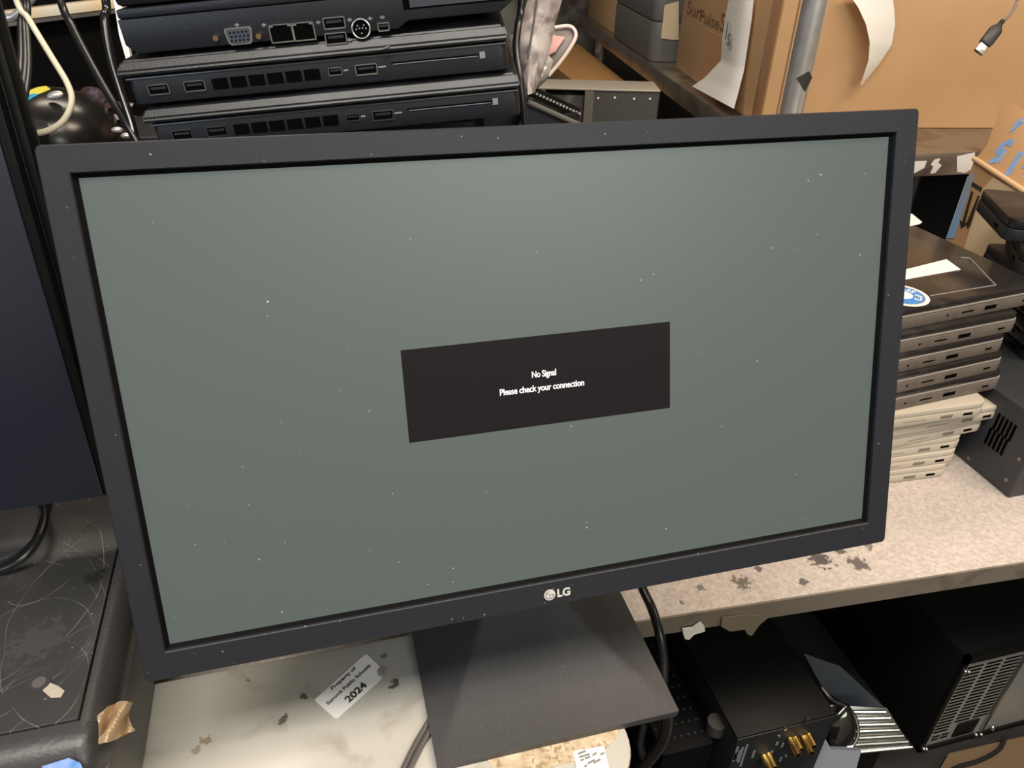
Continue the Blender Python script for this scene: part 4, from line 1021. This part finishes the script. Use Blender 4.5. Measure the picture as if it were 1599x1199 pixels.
MB().cyl((0, -.001, hc), (Lc, -.001, hc), .0042).build('fold_ridge', cardEdge, lc)
# flap: from crease up and back
F1 = MW[lc.name].inverted() @ at(1566, 155, d=(A_ - CAM).dot(RF) + .02)
F0 = Vector((0, 0, hc)); side_v = Vector((1, 0, 0))
flp = [F0, Vector((-.004, .0, hc + .03)), F1, F1 + side_v * .20, F0 + side_v * .26]
# keep it planar: plane through crease and F1
nfl = side_v.cross(F1 - F0).normalized()
flp = [p - nfl * ((p - F0).dot(nfl)) for p in flp]
flap = MB().prism(flp, nfl * .004 * (1 if nfl.y > 0 else -1), .0006).build('flap', cardM, lc)
Mi = MW[lc.name]; nW = Mi.to_3x3() @ nfl; FW = Mi @ F0
yv = nW.cross(exb).normalized()
if yv.z < 0: yv = -yv
zv = exb.cross(yv)
if zv.dot(CAM - FW) < 0: zv = -zv
def flap_text(s, px, py, size, rot, bold, sx=1.0):
    c = on_plane(px, py, FW, nW) + zv * .0006; exx = yv.cross(zv)
    Mx = MW[lc.name].inverted() @ frame(c, exx, yv, zv) @ Matrix.Rotation(rot, 4, 'Z')
    return text('blue_marking', s, size, Mx, bluePaint, lc, bold=bold, ext=.0003, sx=sx)
flap_text('5', 1565, 235, .056, math.radians(208), .0028, .95); flap_text('1', 1585, 254, .056, math.radians(208), .0028, .95); flap_text('-', 1602, 262, .05, math.radians(208), .002, .9)
flap_text('4', 1590, 194, .034, math.radians(200), .0018, .9)
# front print: this-way-up bars and arrows, upside down; blue tape; tan paper
def fpoly(pts, off, nm, m_, th=.0006):
    return MB().prism([(local_face(lc, a, b, -off)[0], -off, local_face(lc, a, b, -off)[1]) for a, b in pts], (0, -th, 0)).build(nm, m_, lc)
fpoly(((1519, 284), (1534, 293), (1532, 299), (1517, 290)), .0004, 'printed_bar', inkBlack)
o = fpoly(((1517, 298), (1520, 300), (1507, 347), (1511, 349), (1501, 357), (1499, 344), (1503, 346)), .0004, 'printed_arrow', inkBlack)
fpoly(((1527, 306), (1530, 305), (1515, 352), (1511, 357), (1509, 350)), .0004, 'printed_arrow', inkBlack)
fpoly(((1535, 295), (1551, 277), (1610, 308), (1610, 440), (1560, 440), (1505, 390)), .0008, 'paper_sheet', tanPaper)
MB().box(-.0016, .0, -.001, .10, 0, hc - .03, .0005).build('blue_tape', blueTape, lc)
fpoly(((1518, 272), (1523, 268), (1490, 372), (1478, 372)), .0004, 'blue_tape', blueTape)

# ------------------------------------------------------------ below the table
sp0 = at(1152, 1153, z=.50)
am = thing('black_amplifier', 'small black amplifier box with gold sockets on its rear, under the table', 'amplifier', M=Matrix.Translation((sp0.x, sp0.y, SH)))
aw = .146; ah = .50 - SH
MB().box(0, aw, .001, .34, ah - .004, ah, .001).build('top_cover', caseBlack, am)
MB().box(0.001, aw - .001, .0, .338, .006, ah - .004, .001).build('rear_panel', blackM, am)
for (px, py, L_, r_) in ((1233, 1153, .022, .0048), (1241, 1151, .016, .0044), (1254, 1150, .022, .0048), (1262, 1146, .016, .0044), (1192, 1180, .022, .0058), (1199, 1177, .018, .0055)):
    x_, z_ = local_face(am, px, py)
    j = MB().cyl((x_, 0, z_), (x_, -L_, z_ - .003), r_).build('gold_socket', goldM, am); MB().cyl((x_, -L_ - .0005, z_ - .003), (x_, -L_ * .9, z_ - .003), r_ * .6).build('socket_core', holeM, j)
for (px, py, l_) in ((1152, 1166, .03), (1156, 1171, .024), (1160, 1167, .034), (1167, 1162, .05), (1149, 1175, .02), (1178, 1172, .016), (1214, 1158, .008), (1223, 1160, .010), (1206, 1172, .006), (1220, 1182, .010)):
    x_, z_ = local_face(am, px, py); MB().box(x_ - .0016, x_ + .0016, -.0004, .0002, z_ - l_, z_).build('printed_text', printM, am)
for px, py in ((1226, 1137), (1216, 1149), (1227, 1180), (1261, 1122)):
    x_, z_ = local_face(am, px, py); MB().cyl((x_, -.002, z_), (x_, .001, z_), .0026, 10).build('screw', metalM, am)
for a in (.02, aw - .02):
    for b in (.03, .3): MB().cyl((a, b, 0), (a, b, .008), .009).build('foot', cableM, am)
# dark perforated unit left of it
ku = at(1095, 1130, z=.46)
pu = thing('perforated_black_unit', 'black unit with fine dotted perforations and a knob, between the beige case and the amplifier', 'amplifier', M=Matrix.Translation((ku.x - .07, ku.y - .03, SH)))
MB().box(0, .075, 0, .40, 0.006, .46 - SH, .003).build('case', mat('deep_black', (.004, .004, .005), .6, spec=.12), pu)
x_, y_ = local_top(pu, 1116, 1140, .46 - SH)
MB().cyl((x_, y_, .46 - SH), (x_, y_, .46 - SH + .02), .0125, 24).build('knob', mat('knob_grey', (.07, .065, .06), .4), pu)
mb = MB()
for i in range(7):
    for j in range(16):
        x = .006 + i * .010; y = -.0; y = .02 + j * .018
        mb.box(x - .0012, x + .0012, y - .0012, y + .0012, .46 - SH, .46 - SH + .0006)
o = mb.build('perforations', mat('faint_dot', (.05, .06, .065), .4), pu); o['kind'] = 'stuff'
for a in (.02, .055):
    for b in (.03, .37): MB().cyl((a, b, 0), (a, b, .008), .009).build('foot', cableM, pu)

# pc tower
T0 = at(1509, 1025, z=.45)
th_ = .45 - SH
tz0 = SH
pc = thing('computer_tower', 'black computer tower under the table with a silver slotted rear panel', 'computer', M=Matrix.Translation((T0.x, T0.y, SH)))
MB().box(0, .26, 0.004, .46, .001, th_, .002).build('case', caseBlack, pc)
MB().box(0, .008, -.004, .004, 0.001, th_).box(0, .26, -.004, .004, th_ - .016, th_).box(0, .26, -.004, .004, .001, .01).build('rear_frame', caseBlack, pc)
rp = MB().box(.008, .258, .0, .004, .010, th_ - .016).build('rear_panel', mat('silver_panel', (.50, .48, .44), .4, metal=.5), pc); lab(rp, 'silver rear panel with rows of slots')
zz0 = .03
mb = MB(); 
for c_ in range(3):
    for k in range(20):
        z_ = .045 + k * .0088; x_ = .016 + c_ * .036
        if z_ > th_ - .03 or (c_ >= 1 and z_ < .062): continue
        mb.box(x_, x_ + .029, -.0006, .001, z_ - .0018, z_ + .0018)
for k in range(2):
    for c_ in range(2): mb.box(.02 + c_ * .018, .034 + c_ * .018, -.0006, .001, .022 + k * .008, .0255 + k * .008)
mb.build('slots', holeM, rp)
MB().box(.062, .105, -.003, .001, .018, .056, .002).build('plate', caseBlack, rp)
MB().box(.118, .123, -.006, .001, .02, th_ - .02, .001).build('rib', metalM, rp)
for x_, z_ in ((.006, th_ - .03), (.014, th_ - .034), (.006, .012), (.013, .008), (.112, .012), (.124, .008), (.142, .022), (.144, .016)):
    MB().ball((x_, -.005, z_), (.0035, .0035, .0035)).build('screw', metalM, pc)
# chrome ribbed bracket
cm = mat('pressed_chrome', (.72, .71, .68), .16, metal=1.0, bump=.2, bscale=40)
dC = 1.18
Q = [at(a, b, d=dC) for a, b in ((1280, 1100), (1385, 1105), (1424, 1168), (1300, 1176))]
cb = thing('pressed_metal_cover', 'shiny pressed metal cover with parallel ribs between the amplifier and the tower', 'metal cover', at(1350, 1170, d=dC))
nC = (Q[1] - Q[0]).cross(Q[3] - Q[0]).normalized()
if nC.dot(CAM - Q[0]) < 0: nC = -nC
MB().prism(Q, -nC * .004, .001).build('plate', mat('pressed_metal_dull', (.30, .30, .29), .3, metal=.9), cb, world=True)
for k in range(6):
    a = at(1326 + k * 1.2, 1111 + k * 10.2, d=dC); b = at(1382 + k * 7, 1111 + k * 9.2, d=dC)
    MB().tube([a, a.lerp(b, .5), b], .0036, 10, 0).build('rib', cm, cb, world=True)
MB().cyl(at(1300, 1178, d=dC), at(1424, 1166, d=dC), .0028).build('lip', cm, cb, world=True)
lens = MB(); cL = at(1312, 1137, d=dC - .01)
q = bmesh.ops.create_uvsphere(lens.bm, u_segments=28, v_segments=16, radius=1)
rt_ = frame(cL, RX, RF, -RD)
for v in q['verts']: v.co = rt_ @ Vector((v.co.x * .024, v.co.y * .012, v.co.z * .036 + .006 * math.sin(v.co.x * 3)))
lens.build('dome', mat('dark_glass_dome', (.10, .10, .09), .08, metal=.9, bump=.5, bscale=30), cb, world=True)
MB().tube([at(a, b, d=dC - .012) for a, b in ((1283, 1072), (1300, 1092), (1322, 1103), (1336, 1120), (1340, 1145), (1332, 1163), (1322, 1166))], .0028, 8, 6).build('rolled_edge', cm, cb, world=True)
MB().box(-.06, .05, .01, .03, -(MW[cb.name].translation.z - SH), -.01).build('support', caseBlack, cb)
# blue grey panel above it
bp_ = MB().prism([at(a, b, d=1.24) for a, b in ((1255, 1020), (1312, 1040), (1385, 1108), (1318, 1098), (1285, 1075))], RF * .01).build('blue_grey_panel', mat('blue_grey_plastic', (.05, .06, .075), .35), cb, world=True)
lab(bp_, 'dull blue grey panel behind the ribs')
ss = MB().prism([at(a, b, d=1.10) for a, b in ((1238, 1225), (1288, 1152), (1298, 1170), (1345, 1172), (1330, 1225))], RF * .01).build('pale_strap', mat('pale_blue_plastic', (.20, .22, .26), .3), cb, world=True)
lab(ss, 'pale blue grey strap at its foot')
# brown cardboard with cable at bottom right
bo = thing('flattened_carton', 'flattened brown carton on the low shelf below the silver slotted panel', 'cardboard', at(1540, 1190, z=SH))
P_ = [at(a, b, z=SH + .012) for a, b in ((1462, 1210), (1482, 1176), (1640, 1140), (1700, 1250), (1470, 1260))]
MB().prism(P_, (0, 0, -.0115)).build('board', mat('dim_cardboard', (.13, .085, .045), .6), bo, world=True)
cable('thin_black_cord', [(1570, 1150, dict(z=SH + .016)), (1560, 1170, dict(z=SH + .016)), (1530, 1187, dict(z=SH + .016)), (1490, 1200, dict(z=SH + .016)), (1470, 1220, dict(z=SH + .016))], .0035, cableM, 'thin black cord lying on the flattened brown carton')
